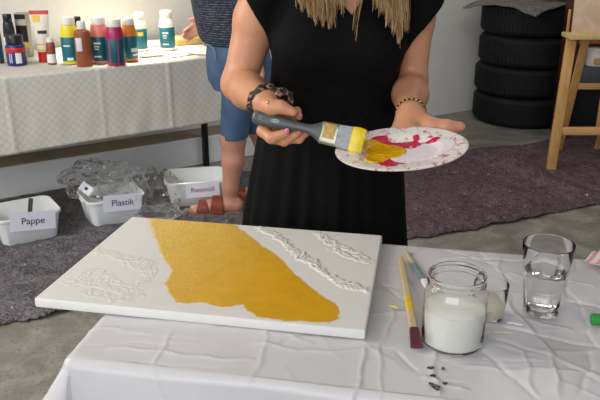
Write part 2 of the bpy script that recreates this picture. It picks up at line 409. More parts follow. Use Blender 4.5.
        me.polygons.foreach_set('loop_start', np.arange(0, Q.size, 4, dtype=np.int32)); me.polygons.foreach_set('use_smooth', np.ones(len(Q), bool))
        me.materials.append(mats); me.update(calc_edges=True); me.validate()
        o = bpy.data.objects.new(name, me); COL.objects.link(o)
        if parent is not None: o.parent = parent
        return o

# ------------------------------------------------------------------ the room
O2 = Vector((-1.321, 3.260, 0)); U = Vector((.855, .519, 0)); N = Vector((-.519, .855, 0)); WANG = math.atan2(.519, .855)
def TB(a, b, z=0): return O2 + U * a + N * b + Vector((0, 0, z))
XW = Matrix.Translation(O2) @ Matrix.Rotation(WANG, 4, 'Z')     # wall frame: x along the wall, y into it
def struct(mb, name, m):
    o = mb.build(name, m, smooth=False); o['kind'] = 'structure'; return o
b = MB(); b.box((-4.2, -2.6, -.1), (7.0, 9.0, 0)); struct(b, 'floor', M['floor'])
b = MB(); b.box((-3.2, .74, 0), (5.9, .86, 2.9), X=XW); struct(b, 'wall_back', M['wall'])
b = MB(); b.box((5.9, -4.4, 0), (6.02, .86, 2.9), X=XW); struct(b, 'wall_right', M['wall'])
b = MB(); b.box((-3.32, -2.0, 0), (-3.2, .86, 2.9), X=XW); struct(b, 'wall_left', M['wall'])
b = MB(); b.box((-4.2, -1.2, 2.9), (7.0, 9.0, 3.0)); struct(b, 'ceiling', M['ceiling'])
b = MB(); b.box((-3.19, .55, 0), (1.75, .74, .17), .006, 0, XW); b.box((-3.19, .565, .170), (1.74, .74, .178), .003, 1, XW)
o = b.build('trim_1', [M['wall_cool'], M['raw_concrete']], smooth=False); o['kind'] = 'structure'

# ------------------------------------------------------------------ fleece drop cloths on the floor
def inside(poly, x, y):
    c = False; j = len(poly) - 1
    for i in range(len(poly)):
        if (poly[i][1] > y) != (poly[j][1] > y) and x < (poly[j][0] - poly[i][0]) * (y - poly[i][1]) / (poly[j][1] - poly[i][1]) + poly[i][0]: c = not c
        j = i
    return c
def polydist(poly, x, y):
    m = 9
    for i in range(len(poly)):
        a, c = Vector(poly[i - 1]), Vector(poly[i]); p = Vector((x, y)); d = c - a; t = max(0, min(1, (p - a).dot(d) / d.length_squared)); m = min(m, (p - a - d * t).length)
    return m
def rug(name, poly, step, m, hfun, label):
    xs = [p[0] for p in poly]; ys = [p[1] for p in poly]; nx = int((max(xs) - min(xs)) / step) + 2; ny = int((max(ys) - min(ys)) / step) + 2
    idx = {}; vs = []; fs = []
    def ok(x, y):
        j = noise.noise(Vector((x * 9, y * 9, 2))) * .018
        return inside(poly, x + j, y - j)
    for j in range(ny):
        for i in range(nx):
            x = min(xs) + i * step; y = min(ys) + j * step
            if ok(x, y):
                e = min(1, polydist(poly, x, y) / .05); z = .002 + (.006 + hfun(x, y)) * (.35 + .65 * e)
                idx[i, j] = len(vs); vs.append((x, y, z))
    for (i, j) in list(idx):
        q = [(i, j), (i + 1, j), (i + 1, j + 1), (i, j + 1)]
        if all(k in idx for k in q): fs.append(tuple(idx[k] for k in q))
    o = mesh(name, vs, fs, m); md = o.modifiers.new('thick', 'SOLIDIFY'); md.thickness = .004; md.offset = -1 + 2 * 0
    tag(o, label, 'drop cloth'); return o
FLAT = [G(36, 232, 0).xy, G(120, 214, 0).xy, G(198, 199, 0).xy]      # pressed flat under the bins
def hgrey(x, y):
    n = noise.fractal(Vector((x * 5, y * 5, 1)), 1, 2, 4); k = noise.noise(Vector((x * 38, y * 38, 5))); f = min(1, min((Vector((x, y)) - q).length for q in FLAT) / .22) ** 2; return .008 * (1 - f) + f * max(0, .014 + .022 * n + .006 * k)
pg = [G(-30, 338, 0), G(0, 328, 0), G(62, 316, 0), G(120, 302, 0), G(262, 290, 0), G(330, 240, 0), G(300, 176, 0), TB(1.1, .50), TB(.4, .52), TB(-.5, .52), TB(-1.2, .5), G(-120, 300, 0)]
rug('drop_cloth', [(p.x, p.y) for p in pg], .012, M['fleece_grey'], hgrey, 'grey speckled fleece drop cloth spread under the three white bins')
fold0, fold1 = G(478, 158, 0), G(578, 196, 0)
def hplum(x, y):
    n = noise.fractal(Vector((x * 4, y * 4, 3)), 1, 2, 4); k = noise.noise(Vector((x * 30, y * 30, 8)))
    p = Vector((x, y)); a = fold0.xy; d = fold1.xy - a; t = max(0, min(1, (p - a).dot(d) / d.length_squared)); q = (p - a - d * t).length
    r = math.exp(-(q / .055) ** 2) * (.03 + .02 * noise.noise(Vector((t * 9, 0, 0)))) * min(1, 4 * t + .3)
    p2 = G(440, 150, 0).xy; d2 = G(540, 175, 0).xy - p2; t2 = max(0, min(1, (p - p2).dot(d2) / d2.length_squared)); q2 = (p - p2 - d2 * t2).length
    return max(0, .012 + .020 * n + .006 * k + r + .02 * math.exp(-(q2 / .05) ** 2))
pp = [G(385, 249, 0), G(412, 241, 0), G(470, 232, 0), G(520, 222, 0), G(566, 212, 0), G(600, 205, 0), G(660, 194, 0), G(680, 150, 0), G(620, 137, 0), G(560, 138, 0), G(520, 147, 0), G(478, 148, 0), G(430, 158, 0), G(380, 165, 0)]
rug('drop_cloth', [(p.x, p.y) for p in pp], .013, M['fleece_plum'], hplum, 'plum brown fleece drop cloth lying on the floor below the easel')

# ------------------------------------------------------------------ back table with paper cloth
TBL = 1.62; A0 = -.66; A1 = 1.235
def table(name, X, L, W, h, label, legm, topm, inset=.05, iny=None):
    root = empty(name, X.to_translation(), X.to_euler().z); tag(root, label, 'table')
    b = MB(); b.box((0, 0, h - .028), (L, W, h - .004), .004); b.build('tabletop', topm, root)
    for sx in (0, 1):
        for sy in (0, 1):
            b = MB(); x = inset if sx == 0 else L - inset; y = (iny or inset) if sy == 0 else W - (iny or inset)
            b.box((x - .016, y - .016, 0), (x + .016, y + .016, h - .028), .003); b.build('leg', legm, root)
    return root
XT = Matrix.Translation(TB(A0, .0)) @ Matrix.Rotation(WANG, 4, 'Z')
table('trestle_table', XT, A1 - A0, .68, .75, 'long table with black legs under a checked paper cloth along the wall', M['black_metal'], M['pine'], .045, .165)
def cloth_profile():
    rows = []
    for t in np.linspace(0, 1, 60): rows.append(t)
    return rows
def paper_cloth():
    L = A1 - A0 + .03; W = .70; drop = .375; nx = 190; ny = 110; tot = drop + W
    uv = []
    def fn(u, v):
        x = -.015 + u * L; drop = .378 - .055 * u; tot = drop + W; s = v * tot
        cr = 0
        for c in (.68, 1.10, .30, 1.44): cr += .006 * math.exp(-((x - c) / .006) ** 2)
        ripple = .006 * noise.noise(Vector((x * 5, 1, s * 2))) + .003 * noise.noise(Vector((x * 14, 4, s * 6)))
        if s < drop:
            z = .752 - (drop - s); y = -.012 - cr + ripple * (1 - s / drop) * 2 - .010 * (1 - s / drop)
            zz = z + .01 * math.sin(x * 2.2) * (1 - s / drop)
        else: zz = .752 + cr * .4 + abs(ripple) * .3; y = s - drop - .010
        uv.append((x, s, 0)); return XT @ Vector((x, y, zz))
    vs, fs = grid(nx, ny, fn)
    o = mesh('paper_tablecloth', vs, fs, M['damask']); at = o.data.attributes.new('uvp', 'FLOAT_VECTOR', 'POINT'); at.data.foreach_set('vector', np.array(uv, np.float32).ravel())
    md = o.modifiers.new('thick', 'SOLIDIFY'); md.thickness = .0012
    tag(o, 'white paper cloth with a woven check hanging over the long table by the wall', 'tablecloth')
paper_cloth()
ZT = .7545

# ------------------------------------------------------------------ paint bottles
white_cap = colplain('white_cap', rgb(226, 224, 216), rough=.35)
teal = colplain('teal_label', rgb(20, 104, 122), rough=.4); teal_dark = colplain('dark_teal_label', rgb(16, 82, 98), rough=.4)
white_print = colplain('white_print', rgb(225, 228, 226), rough=.5)
black_cap = colplain('black_cap', rgb(22, 22, 24), rough=.35)
red_plastic = colplain('red_plastic', rgb(190, 36, 34), rough=.35)
def bottle(name, px, py, hpx, wpx, c, label, rlab=(.30, .74), turn=0, capm=None, labm=None, panel=None, cat='bottle', group=None, round_sh=True):
    p = G(px, py, ZT); D = p.y * CS + (CAM_H - ZT) * SN; s = FPX / D; h = hpx / s / 1.0; r = wpx / s / 2
    root = empty(name, p, turn); tag(root, label, cat, group)
    m = plain(name + '_paint_' + str(px), c, .35)
    b = MB(); hb = h * .86
    b.lathe([(r * .88, 0), (r * .97, .002), (r, .006), (r, hb * .70), (r * .97, hb * .78), (r * .88, hb * .90), (r * .78, hb * .965), (r * .72, hb * .97), (r * .72, hb)], 32); b.build('body', m, root)
    b = MB(); b.lathe([(r * .76, hb * .975), (r * .78, hb * .98), (r * .77, h * .985), (r * .72, h), (r * .2, h * 1.0)], 28)
    b.build('cap', capm or white_cap, root)
    b = MB(); z0, z1 = hb * rlab[0] * .25, hb * rlab[1] * .92
    b.lathe([(r * 1.004, z0), (r * 1.016, z0 + .001), (r * 1.016, z1 - .001), (r * 1.004, z1)], 32); lb = b.build('paper_label', labm or teal, root)
    if panel:
        for (a0, a1, q0, q1) in panel[1]:
            b = MB(); vs = []; n = 6
            for z in (z0 + (z1 - z0) * q0, z0 + (z1 - z0) * q1):
                for k in range(n + 1):
                    a = math.radians(a0 + (a1 - a0) * k / n); vs.append((r * 1.022 * math.cos(a), r * 1.022 * math.sin(a), z))
            b.add(vs, [(k, k + 1, n + 2 + k, n + 1 + k) for k in range(n)])
            b.build('label_print', panel[0], lb)
    return root
lines = [(-118, -70, .70, .78), (-115, -80, .58, .63), (-112, -84, .48, .52), (-118, -72, .16, .22)]
bottle('paint_bottle', 72, 63, 45, 17, rgb(226, 214, 40), 'yellow paint bottle with teal label and white cap, left end of the bottle row', panel=(white_print, [(-100, -60, .04, .16), (-120, -75, .62, .68)]))
bottle('paint_bottle', 101.5, 62.5, 45, 18, rgb(226, 132, 118), 'salmon pink paint bottle standing behind the brown and magenta bottles', panel=(white_print, lines), labm=teal_dark)
bottle('paint_bottle', 117, 64.5, 44.5, 18, rgb(168, 36, 92), 'magenta paint bottle at the front of the bottle row', panel=(colplain('magenta_print', rgb(170, 60, 110), rough=.4), [(-122, -112, .02, .98), (-66, -60, .02, .98)]), labm=teal_dark)
bottle('paint_bottle', 131, 60.5, 42, 15, rgb(232, 142, 34), 'orange paint bottle standing half behind the magenta bottle', panel=(white_print, [(-70, -10, .30, .48), (-60, -14, .12, .22)]))
bottle('paint_bottle', 141, 50.5, 37, 14, rgb(236, 232, 220), 'white paint bottle with teal label right behind the orange bottle', panel=(colplain('yellow_print', rgb(230, 200, 60), rough=.5), [(-95, -50, .66, .86)]))
bottle('paint_bottle', 168, 49.5, 38, 15, rgb(238, 236, 226), 'white paint bottle with teal label nearest to the reaching hand', panel=(white_print, lines))
# brown squeeze bottle
p = G(85, 65.5, ZT); root = empty('squeeze_bottle', p, .25); tag(root, 'reddish brown squeeze bottle between the yellow and pink paint bottles', 'bottle')
s = FPX / (p.y * CS + .645 * SN); r = 8 / s; h = 36 / s
bm_ = plain('brown_paint', rgb(146, 78, 46), .4)
b = MB(); b.lathe([(r * .92, 0), (r, .005), (r, h * .86), (r * .9, h * .95), (r * .5, h)], 30, X=Matrix.Scale(.8, 4, (0, 1, 0))); b.build('body', bm_, root)
b = MB(); b.lathe([(r * .52, h), (r * .54, h + .002), (r * .52, h + .03), (r * .42, h + .036)], 24, X=Matrix.Scale(.8, 4, (0, 1, 0))); b.build('cap', white_cap, root)
b = MB(); b.box((-r * .8, -r * .83, h * .42), (-r * .1, -r * .74, h * .78), .001); b.build('paper_label', white_print, root)
# dark cap bottle hidden behind
bottle('paint_bottle', 80, 56.5, 39, 11, rgb(60, 58, 58), 'dark bottle with black cap peeking out behind the yellow and brown bottles', capm=black_cap, labm=teal_dark)
# small brown bottle
bottle('craft_paint_bottle', 52.5, 64, 26, 9, rgb(140, 66, 56), 'small red brown craft paint bottle in front of the white tube', labm=white_print, rlab=(.30, .50))
# blue jar
p = G(17.5, 64.5, ZT); s = FPX / (p.y * CS + .645 * SN); r = 9.5 / s; root = empty('paint_jar', p, 0); tag(root, 'blue paint jar with black lid and red banded label', 'jar')
b = MB(); b.lathe([(r * .94, 0), (r, .004), (r, .088), (r * .92, .096), (r * .8, .10)], 32); b.build('body', colplain('blue_plastic', rgb(36, 42, 112), rough=.3), root)
b = MB(); b.lathe([(r * .82, .1005), (r * .86, .102), (r * .86, .135), (r * .8, .14)], 32, mod=lambda r_, z, a: r_ * (1 + .012 * math.cos(a * 32))); b.build('lid', black_cap, root)
b = MB(); b.lathe([(r * 1.004, .062), (r * 1.015, .063), (r * 1.015, .082), (r * 1.004, .083)], 32); b.build('label_band', red_plastic, root)
for a0, a1, z0, z1 in ((-75, -40, .012, .060), (-112, -108, .014, .058), (-100, -96, .014, .058)):
    n = 6; vs = [(r * 1.01 * math.cos(math.radians(a0 + (a1 - a0) * k / n)), r * 1.01 * math.sin(math.radians(a0 + (a1 - a0) * k / n)), z) for z in (z0, z1) for k in range(n + 1)]
    b = MB(); b.add(vs, [(k, k + 1, n + 2 + k, n + 1 + k) for k in range(n)]); b.build('label_print', white_print, root)
# carton behind, black-white bottle, dark bottle at the frame edge
p = G(25, 57, ZT); s = FPX / (p.y * CS + .645 * SN); root = empty('carton', p, -.1); tag(root, 'black and grey carton with yellow stripe standing behind the blue jar', 'box')
b = MB(); w = 12 / s; hh = 43 / s; b.box((-w / 2, 0, 0), (w / 2, .04, hh), .001); b.build('box_body', colplain('grey_card', rgb(168, 162, 148), rough=.6), root)
b = MB(); b.box((-w / 2 + .002, -.0008, hh * .35), (w / 2 - .001, .0005, hh * .72)); b.box((-w / 2 + .002, -.0008, hh * .86), (w / 2 - .004, .0005, hh * .97)); b.build('black_print', black_cap, root)
b = MB(); b.box((-w / 2 + .008, -.0008, hh * .22), (w / 2 - .001, .0005, hh * .33)); b.build('yellow_print', colplain('yellow_print', rgb(230, 200, 60), rough=.5), root)
bottle('ink_bottle', 12.5, 58, 43, 11, rgb(34, 34, 36), 'black bottle with white label standing left behind the blue jar', capm=black_cap, labm=white_print, rlab=(.9, .62))
bottle('paint_bottle', 0, 63, 40, 9, rgb(80, 34, 40), 'dark red bottle cut off by the left edge of the photo', labm=teal_dark, capm=black_cap)
# tube standing on its cap
p = G(44.5, 61.5, ZT); s = FPX / (p.y * CS + .645 * SN); root = empty('filler_tube', p, .1); tag(root, 'white and yellow filler tube standing upright on its red cap', 'tube')
rr = 5.2 / s; H1 = 50 / s
b = MB(); b.lathe([(rr, 0), (rr, .048), (rr * .9, .05)], 24, mod=lambda r_, z, a: r_ * (1 + .02 * math.cos(a * 20))); b.build('cap', red_plastic, root)
rings = []
for t_, wx, wy in ((0, rr * 1.1, rr * 1.1), (.12, rr * 1.25, rr * 1.2), (.5, rr * 1.5, rr * .85), (.85, rr * 1.75, rr * .35), (1, rr * 1.85, rr * .12)):
    rings.append([(wx * math.cos(a), wy * math.sin(a), .0505 + t_ * (H1 - .05)) for a in np.linspace(0, 2 * math.pi, 28, endpoint=False)])
vs, fs = loft(rings); b = MB(); b.add(vs, fs); tb = b.build('tube_body', colplain('tube_white', rgb(224, 218, 204), rough=.35), root)
def tubeband(t0, t1, x0, x1, name, m, par):
    b = MB(); n = 8; vs = []
    for t_ in (t0, t1):
        wx = np.interp(t_, [0, .12, .5, .85, 1], [1.1, 1.25, 1.5, 1.75, 1.85]) * rr; wy = np.interp(t_, [0, .12, .5, .85, 1], [1.1, 1.2, .85, .35, .12]) * rr
        for k in range(n + 1):
            x = (x0 + (x1 - x0) * k / n); vs.append((wx * x, -wy * math.sqrt(max(0, 1 - x * x)) - .0008, .0505 + t_ * (H1 - .05)))
    b.add(vs, [(k, k + 1, n + 2 + k, n + 1 + k) for k in range(n)]); return b.build(name, m, par)
tubeband(.90, .995, -.97, .97, 'red_band', red_plastic, tb); tubeband(.02, .2, -.9, .9, 'yellow_band', colplain('tube_yellow', rgb(226, 186, 50), rough=.4), tb)
tubeband(.72, .88, -.7, .1, 'yellow_flash', M['tube_yellow'], tb); tubeband(.44, .52, -.3, .8, 'black_print', M['ink'], tb)
# yellow board, papers and small palette on the table
p = G(190, 43, ZT); o = MB(); o.box((-.10, -.06, 0), (.10, .09, .035), .004); ob = o.build('craft_box', colplain('ochre_card', rgb(206, 178, 112), rough=.7, var=.1), None); ob.location = p; ob.rotation_euler = (0, 0, WANG); tag(ob, 'ochre cardboard box on the table under the reaching hand', 'box')
for i, (px, py, w, d, rz, c, lab) in enumerate([(152, 45, .22, .12, .5, rgb(226, 214, 190), 'cream sheet of paper lying behind the two white bottles'), (178, 55, .15, .09, .75, rgb(232, 231, 224), 'white sheet of paper at the right front of the paint table'), (125, 50, .2, .1, .45, rgb(214, 198, 170), 'pale beige sheet of paper lying behind the orange bottle')]):
    v_, f_ = grid(14, 10, lambda u, v: ((u - .5) * w, (v - .5) * d, .0015 + .003 * abs(noise.noise(Vector((u * 3 + i, v * 3, 0))))))
    ob = mesh('paper_sheet', v_, f_, colplain('sheet_%d' % i, c, rough=.7)); ob.location = G(px, py, ZT + .0005 * (i + 1)); ob.rotation_euler = (0, 0, rz); md = ob.modifiers.new('t', 'SOLIDIFY'); md.thickness = .0006; tag(ob, lab, 'paper')
p = G(158, 54.5, ZT + .004); root = empty('mixing_palette', p, .55); tag(root, 'pale green mixing palette with dark specks near the front of the paint table', 'palette')
b = MB(); b.prism([(x * 1.0, y) for x, y in rrect(.20, .075, .03)], 0, .006); b.build('palette_board', colplain('palette_green', rgb(206, 212, 190), rough=.4), root)
for i, (x, y) in enumerate(((-.05, .01), (-.01, -.015), (.04, .012), (.065, -.01))):
    b = MB(); b.ellipsoid((x, y, .007), (.010, .007, .003)); b.build('paint_blob', [M['p_spot'], colplain('palette_teal', rgb(90, 140, 130), rough=.4)][i % 2], root)

# ------------------------------------------------------------------ white bins with labels
def bin_(p, rz, w, d, h, word, label, lab_off, lab_w, lab_h, lab_tilt, lift, fsize):
    root = empty('waste_bin', p, rz); tag(root, label, 'bin')
    b = MB(); rings = []
    def ring(k, z, r): return [(x, y, z) for x, y in rrect(w * k, d * k if d * k > 2 * r else 2 * r + .01, r, 6)]
    for k, z in ((.80, 0), (.83, .004), (.92, h * .6), (.965, h - .012), (.99, h - .012), (1.01, h - .010), (1.01, h), (.985, h + .002), (.95, h - .001), (.90, h * .6), (.80, .010), (.76, .006)):
        rings.append(ring(k, z, .045 * k))
    vs, fs = loft(rings); b.add(vs, fs); b.build('bin_body', M['bin'], root)
    # label sheet leaning on the front
    b = MB(); b.box((-lab_w / 2, -.0006, -lab_h / 2), (lab_w / 2, .0006, lab_h / 2))
    lb = b.build('paper_label', M['paper'], root)
    lb.matrix_local = Matrix.Translation((lab_off, -d * .5 * 1.0 - .005, h * .62 + lift)) @ Matrix.Rotation(math.radians(lab_tilt), 4, 'Y') @ Matrix.Rotation(math.radians(-7), 4, 'X')
    text(word, fsize, 'lettering', M['ink'], lb, Matrix.Translation((0, -.0012, 0)) @ Matrix.Rotation(math.pi / 2, 4, 'X'))
    for sx in (-1, 1):
        b = MB(); b.box((sx * w * .5 - .006, -.03, h - .02), (sx * w * .5 + .008, .03, h - .012), .002); b.build('grip', M['bin'], root)
    return root
def bin_at(px0, py0, px1, py1, d, h, rz, *a):
    p0, p1 = G(px0, py0, .018), G(px1, py1, .018); m = (p0 + p1) / 2; w = (p1 - p0).length / .80
    nrm = Vector((-math.sin(rz), math.cos(rz), 0)); c = m + nrm * (d * .41 + (.035 if rz < .3 else 0)); c.z = .018
    return bin_(c, rz, w, d, h, *a), c
B1, c1 = bin_at(6, 248, 58, 237, .25, .135, WANG + .02, 'Pappe', 'white plastic bin labelled Pappe at the left edge of the floor cloth', .01, .20, .085, 7, .030, .043)
B2, c2 = bin_at(96, 229, 141, 219, .24, .135, WANG - .02, 'Plastik', 'white plastic bin labelled Plastik, overflowing with clear film', .02, .185, .080, 5, .032, .043)
B3, c3 = bin_at(173, 212, 222, 207, .25, .140, .18, 'Restmüll', 'white plastic bin labelled Restmüll beside the sandalled foot', .030, .170, .078, -1, .016, .034)
# scrap in the first bin
b = MB(); b.bar((0, 0, 0), (.03, .0, .16), .02, .006, .001); o = b.build('card_scrap', [colplain('spotted_card', rgb(60, 58, 58), rough=.6, var=.6, scale=120)]); o.location = c1 + Vector((-.0, .03, .012)); tag(o, 'narrow dark card scrap standing inside the Pappe bin', 'scrap')
o = MB(); o.add(*grid(12, 10, lambda u, v: ((u - .5) * .2, (v - .5) * .12, .012 + .02 * noise.noise(Vector((u * 4, v * 4, 1)))))); ob = o.build('card_sheet', colplain('brown_card', rgb(176, 160, 136), rough=.8)); ob.location = c1 + Vector((0, 0, .03)); ob.rotation_euler = (0, 0, WANG); md = ob.modifiers.new('t', 'SOLIDIFY'); md.thickness = .002; tag(ob, 'flat brown card lying at the bottom of the Pappe bin', 'card')
# crumpled film
def film(name, c, r, seed, label, rz=0, squash=.0):
    bm = bmesh.new(); bmesh.ops.create_icosphere(bm, subdivisions=4, radius=1)
    for v in bm.verts:
        d = v.co.normalized(); q = d * 1.7 + Vector((seed * 3.1, seed, 0))
        w = noise.turbulence(q * 1.3, 4, True, noise_basis='PERLIN_ORIGINAL') ; vz = noise.voronoi(q * 1.9)[0]
        k = .80 + .30 * noise.noise(q * 1.4) + .26 * (.5 - abs(noise.noise(q * 2.6))) + .16 * (.3 - abs(noise.noise(q * 5.5)))
        v.co = Vector((d.x * r[0], d.y * r[1], d.z * r[2])) * k
        if v.co.z < -r[2] * .75: v.co.z = -r[2] * .75
    b = MB(); b.addbm(bm); o = b.build(name, M['film'], smooth=False); o.location = c; o.rotation_euler = (0, 0, rz)
    tag(o, label, 'plastic film', 'crumpled plastic film'); return o
film('plastic_wrap', c2 + Vector((-.09, .05, .185)), (.165, .13, .105), 1, 'large crumpled clear film bulging over the left side of the Plastik bin', .4)
film('plastic_wrap', c2 + Vector((.05, .02, .155)), (.12, .12, .13), 2, 'crumpled clear film filling the middle of the Plastik bin', .2)
film('plastic_wrap', c2 + Vector((.215, .09, .105)), (.12, .11, .13), 3, 'crumpled clear film on the floor between the Plastik and Restmüll bins', .5)
film('plastic_wrap', c2 + Vector((.245, -.06, .045)), (.12, .07, .055), 5, 'flat crumpled clear film in front of the gap between the bins', .5)
b = MB(); b.add(*grid(8, 6, lambda u, v: ((u - .5) * .065, .006 * math.sin(u * 5), (v - .5) * .045))); tg = b.build('price_tag', M['paper']); tg.matrix_world = Matrix.Translation(c2 + Vector((-.085, -.10, .185))) @ Matrix.Rotation(.7, 4, 'Y') @ Matrix.Rotation(-.4, 4, 'X'); md = tg.modifiers.new('t', 'SOLIDIFY'); md.thickness = .0008
tag(tg, 'small white paper tag stuck on the clear film above the Plastik bin', 'tag')
b = MB(); b.box((-.010, -.0012, -.006), (.004, -.0002, .008)); b.box((.014, -.0012, -.012), (.02, -.0002, -.006)); b.build('black_mark', M['ink'], tg)

# ------------------------------------------------------------------ stack of tyres and the sheet on it
TC = G(517, 117.5, 0) - N * .025; TC.z = 0
def tyre(i, off, lab):
    R, W_ = .350, .212; rim = .205
    root = empty('car_tyre', TC + Vector((off[0], off[1], i * (W_ + .001))), i * .7); tag(root, lab, 'tyre', 'stacked tyres')
    b = MB(); h = W_
    prof = [(rim, .03), (rim + .01, .012), (rim + .05, .001), (R - .05, 0), (R - .022, .008), (R - .007, .022), (R - .003, .036)]
    prof += [(R, h * .5 - .02), (R, h * .5 + .02)] + [(r, h - z) for r, z in reversed(prof)] + [(rim + .012, h - .05), (rim + .03, h * .5), (rim + .012, .05)]
    b.lathe(prof, 72, closed=True); b.build('carcass', M['rubber'], root)
    b = MB()                                                             # tread blocks and ribs
    for k in range(72):
        a = 2 * math.pi * k / 72
        for j, (z0, z1, sk) in enumerate(((.036, .072, .02), (.078, .103, -.02), (.109, .134, .02), (.140, .176, -.02))):
            vs = []
            for (aa, zz) in ((a, z0), (a + .062, z0), (a + .062 + sk, z1), (a + sk, z1)):
                for r in (R - .006, R + .003): vs.append((r * math.cos(aa), r * math.sin(aa), zz))
            b.add(vs, [(0, 2, 4, 6), (1, 7, 5, 3), (0, 1, 3, 2), (2, 3, 5, 4), (4, 5, 7, 6), (6, 7, 1, 0)])
    b.build('tread', M['rubber'], root, smooth=False)
    return root
for i, (off, lab) in enumerate([((0, 0), 'black tyre at the very bottom of the stack, standing on the floor'), ((.0, .01), 'black tyre second from the bottom of the stack'), ((.01, 0), 'black tyre second from the top of the stack'), ((.012, .01), 'topmost black tyre of the stack, under the quilted sheet')]): tyre(i, off, lab)
def sheetfn(u, v):
    x = (u - .5) * .74; y = (v - .5) * .64; r = math.hypot(x, y); out = max(0, r - .34)
    z = -.40 * out + .012 * noise.noise(Vector((u * 5, v * 5, 0))) + .006
    if out > 0: z += .0
    return (x, y, max(z, -.12) + .006)
vs, fs = grid(50, 46, sheetfn); b = MB(); b.add(vs, fs); o = b.build('quilted_sheet', M['mat']); o.location = TC + Vector((.0, -.02, .856)); o.rotation_euler = (0, 0, .62); md = o.modifiers.new('t', 'SOLIDIFY'); md.thickness = .006
tag(o, 'grey brown textured sheet draped over the top of the tyre stack', 'sheet')
b = MB(); b.lathe([(.10, 0), (.13, .004), (.145, .022), (.15, .024), (.135, .008), (.10, .006)], 40, X=Matrix.Scale(.7, 4, (0, 1, 0))); o = b.build('metal_tray', M['silver']); o.location = TC + Vector((.20, -.06, .884)); tag(o, 'shiny metal tray on the right end of the sheet over the tyres', 'tray')

# ------------------------------------------------------------------ easel with painting
EX = (A(610, 35, 4.36)).x; EY = 4.36; TZ = A(570, 36, 4.30).z
er = empty('studio_easel', (EX, EY, 0)); tag(er, 'pine wood studio easel standing on the plum floor cloth', 'easel')
fl = G(550, 174, 0); hx = EX - fl.x; tx = EX - A(572, 40, 4.30).x; rf = G(558, 152, 0)
for s_, nm in ((-1, 'leg'), (1, 'leg')):
    b = MB(); b.bar((s_ * hx, fl.y - EY, .012), (s_ * tx, 4.31 - EY, TZ - .012), .055, .026, .003); b.build(nm, M['pine'], er)
    b = MB(); b.bar((s_ * (EX - rf.x), rf.y - EY, .012), (s_ * (EX - A(586, 40, 4.37).x), 4.37 - EY, TZ - .014), .045, .022, .003); b.build('rear_leg', M['pine'], er)
b = MB(); b.box((-hx + .0, fl.y - EY + .04, .225), (hx - .0, fl.y - EY + .065, .27), .003); b.build('cross_bar', M['pine_x'], er)
b = MB(); b.box((-.026, -.07, .225), (.026, -.045, TZ - .012), .003); b.build('mast', M['pine'], er)
b = MB(); b.box((-.026, -.01, TZ + .02), (.026, .016, 1.75), .003); b.build('upper_mast', M['pine'], er)
b = MB(); b.box((-tx - .035, -.10, TZ - .012), (tx + .035, .03, TZ + .012), .004); b.box((-tx - .035, -.115, TZ - .014), (tx + .035, -.098, TZ + .022), .004); b.build('tray', M['tray_edge'], er)
b = MB(); b.bar((-tx - .004, .02, TZ + .01), (-tx - .004, .02, TZ + .14), .014, .014, .002); b.build('side_pin', M['pine'], er)
pm = NT('beige_abstract_painting'); f = pm.noise(7, 5, .65, dist=1.2); g = pm.noise(30, 5, .7)
c = pm.ramp(f, [(.3, rgb(196, 160, 132)), (.55, rgb(214, 186, 160)), (.75, rgb(224, 202, 184))]); pm.color(pm.mix(pm.ramp(g, [(.55, (0, 0, 0)), (.75, (1, 1, 1))]), c, rgb(206, 170, 138))); pm.rough(.7); pm.bump(g, .3, .002)
b = MB(); b.box((-.245, -.012, 0), (.245, .012, .45), .003); o = b.build('painting', pm.m); o.location = (EX + .005, EY - .045, TZ + .0125); o.rotation_euler = (-.05, 0, 0); tag(o, 'beige abstract painting standing on the easel tray', 'painting')
b = MB(); rg = []
pts = [(.028 * (1 + .35 * math.sin(a * 3 + .5) + .2 * math.sin(a * 5)) * math.cos(a), .045 * (1 + .3 * math.sin(a * 2 + 1) + .2 * math.cos(a * 4)) * math.sin(a)) for a in np.linspace(0, 2 * math.pi, 40, endpoint=False)]
b.prism(pts, 0, .002, X=Matrix.Rotation(math.pi / 2, 4, 'X')); pt = b.build('paint_patch', colplain('grey_white_patch', rgb(196, 192, 188), rough=.6), o); pt.location = (-.075, -.0122, .195)

# shelf behind the easel
SP = A(596, 60, 5.05); sh = empty('shelf_unit', (2.18, 4.97, 0), 0); tag(sh, 'dark shelf unit with a wooden board standing behind the easel', 'shelf')
dk = colplain('dark_red_panel', rgb(70, 26, 22), rough=.5); dkb = colplain('dark_panel', rgb(30, 26, 25), rough=.6)
for x in (-.40, .52):
    b = MB(); b.box((x - .015, -.12, 0), (x + .015, .12, 1.5), .002); b.build('side_panel', dk, sh)
for z, m_ in ((.375, M['pine_x']), (.67, colplain('red_brown_board', rgb(150, 84, 48), rough=.5)), (1.45, dkb)):
    b = MB(); b.box((-.384, -.12, z - .02), (.504, .11, z + .02), .002); b.build('shelf_board', m_, sh)
b = MB(); b.box((-.384, .11, .0), (.504, .12, 1.5), .001); b.build('back_panel', dkb, sh)
def shelf_at(px, y): return Vector((A(px, 60, y).x, y, .3955))
b = MB()
for (r0, z) in (): pass
t_ = empty('plastic_tub', shelf_at(596, 4.96) + Vector((0, 0, .101))); tag(t_, 'white plastic tub with a lid standing on the grey tray in the shelf', 'tub')
b = MB(); b.lathe([(.075, 0), (.08, .004), (.088, .10), (.086, .104)], 36); b.build('tub_body', colplain('tub_white', rgb(216, 214, 208), rough=.4), t_)
b = MB(); b.lathe([(.088, .1045), (.093, .106), (.093, .122), (.086, .126)], 36); b.build('lid', white_cap, t_)
b = MB(); b.box((-.05, -.093, .02), (.06, -.0885, .06), .001); b.build('paper_label', colplain('buff_label', rgb(196, 160, 120), rough=.6), t_)
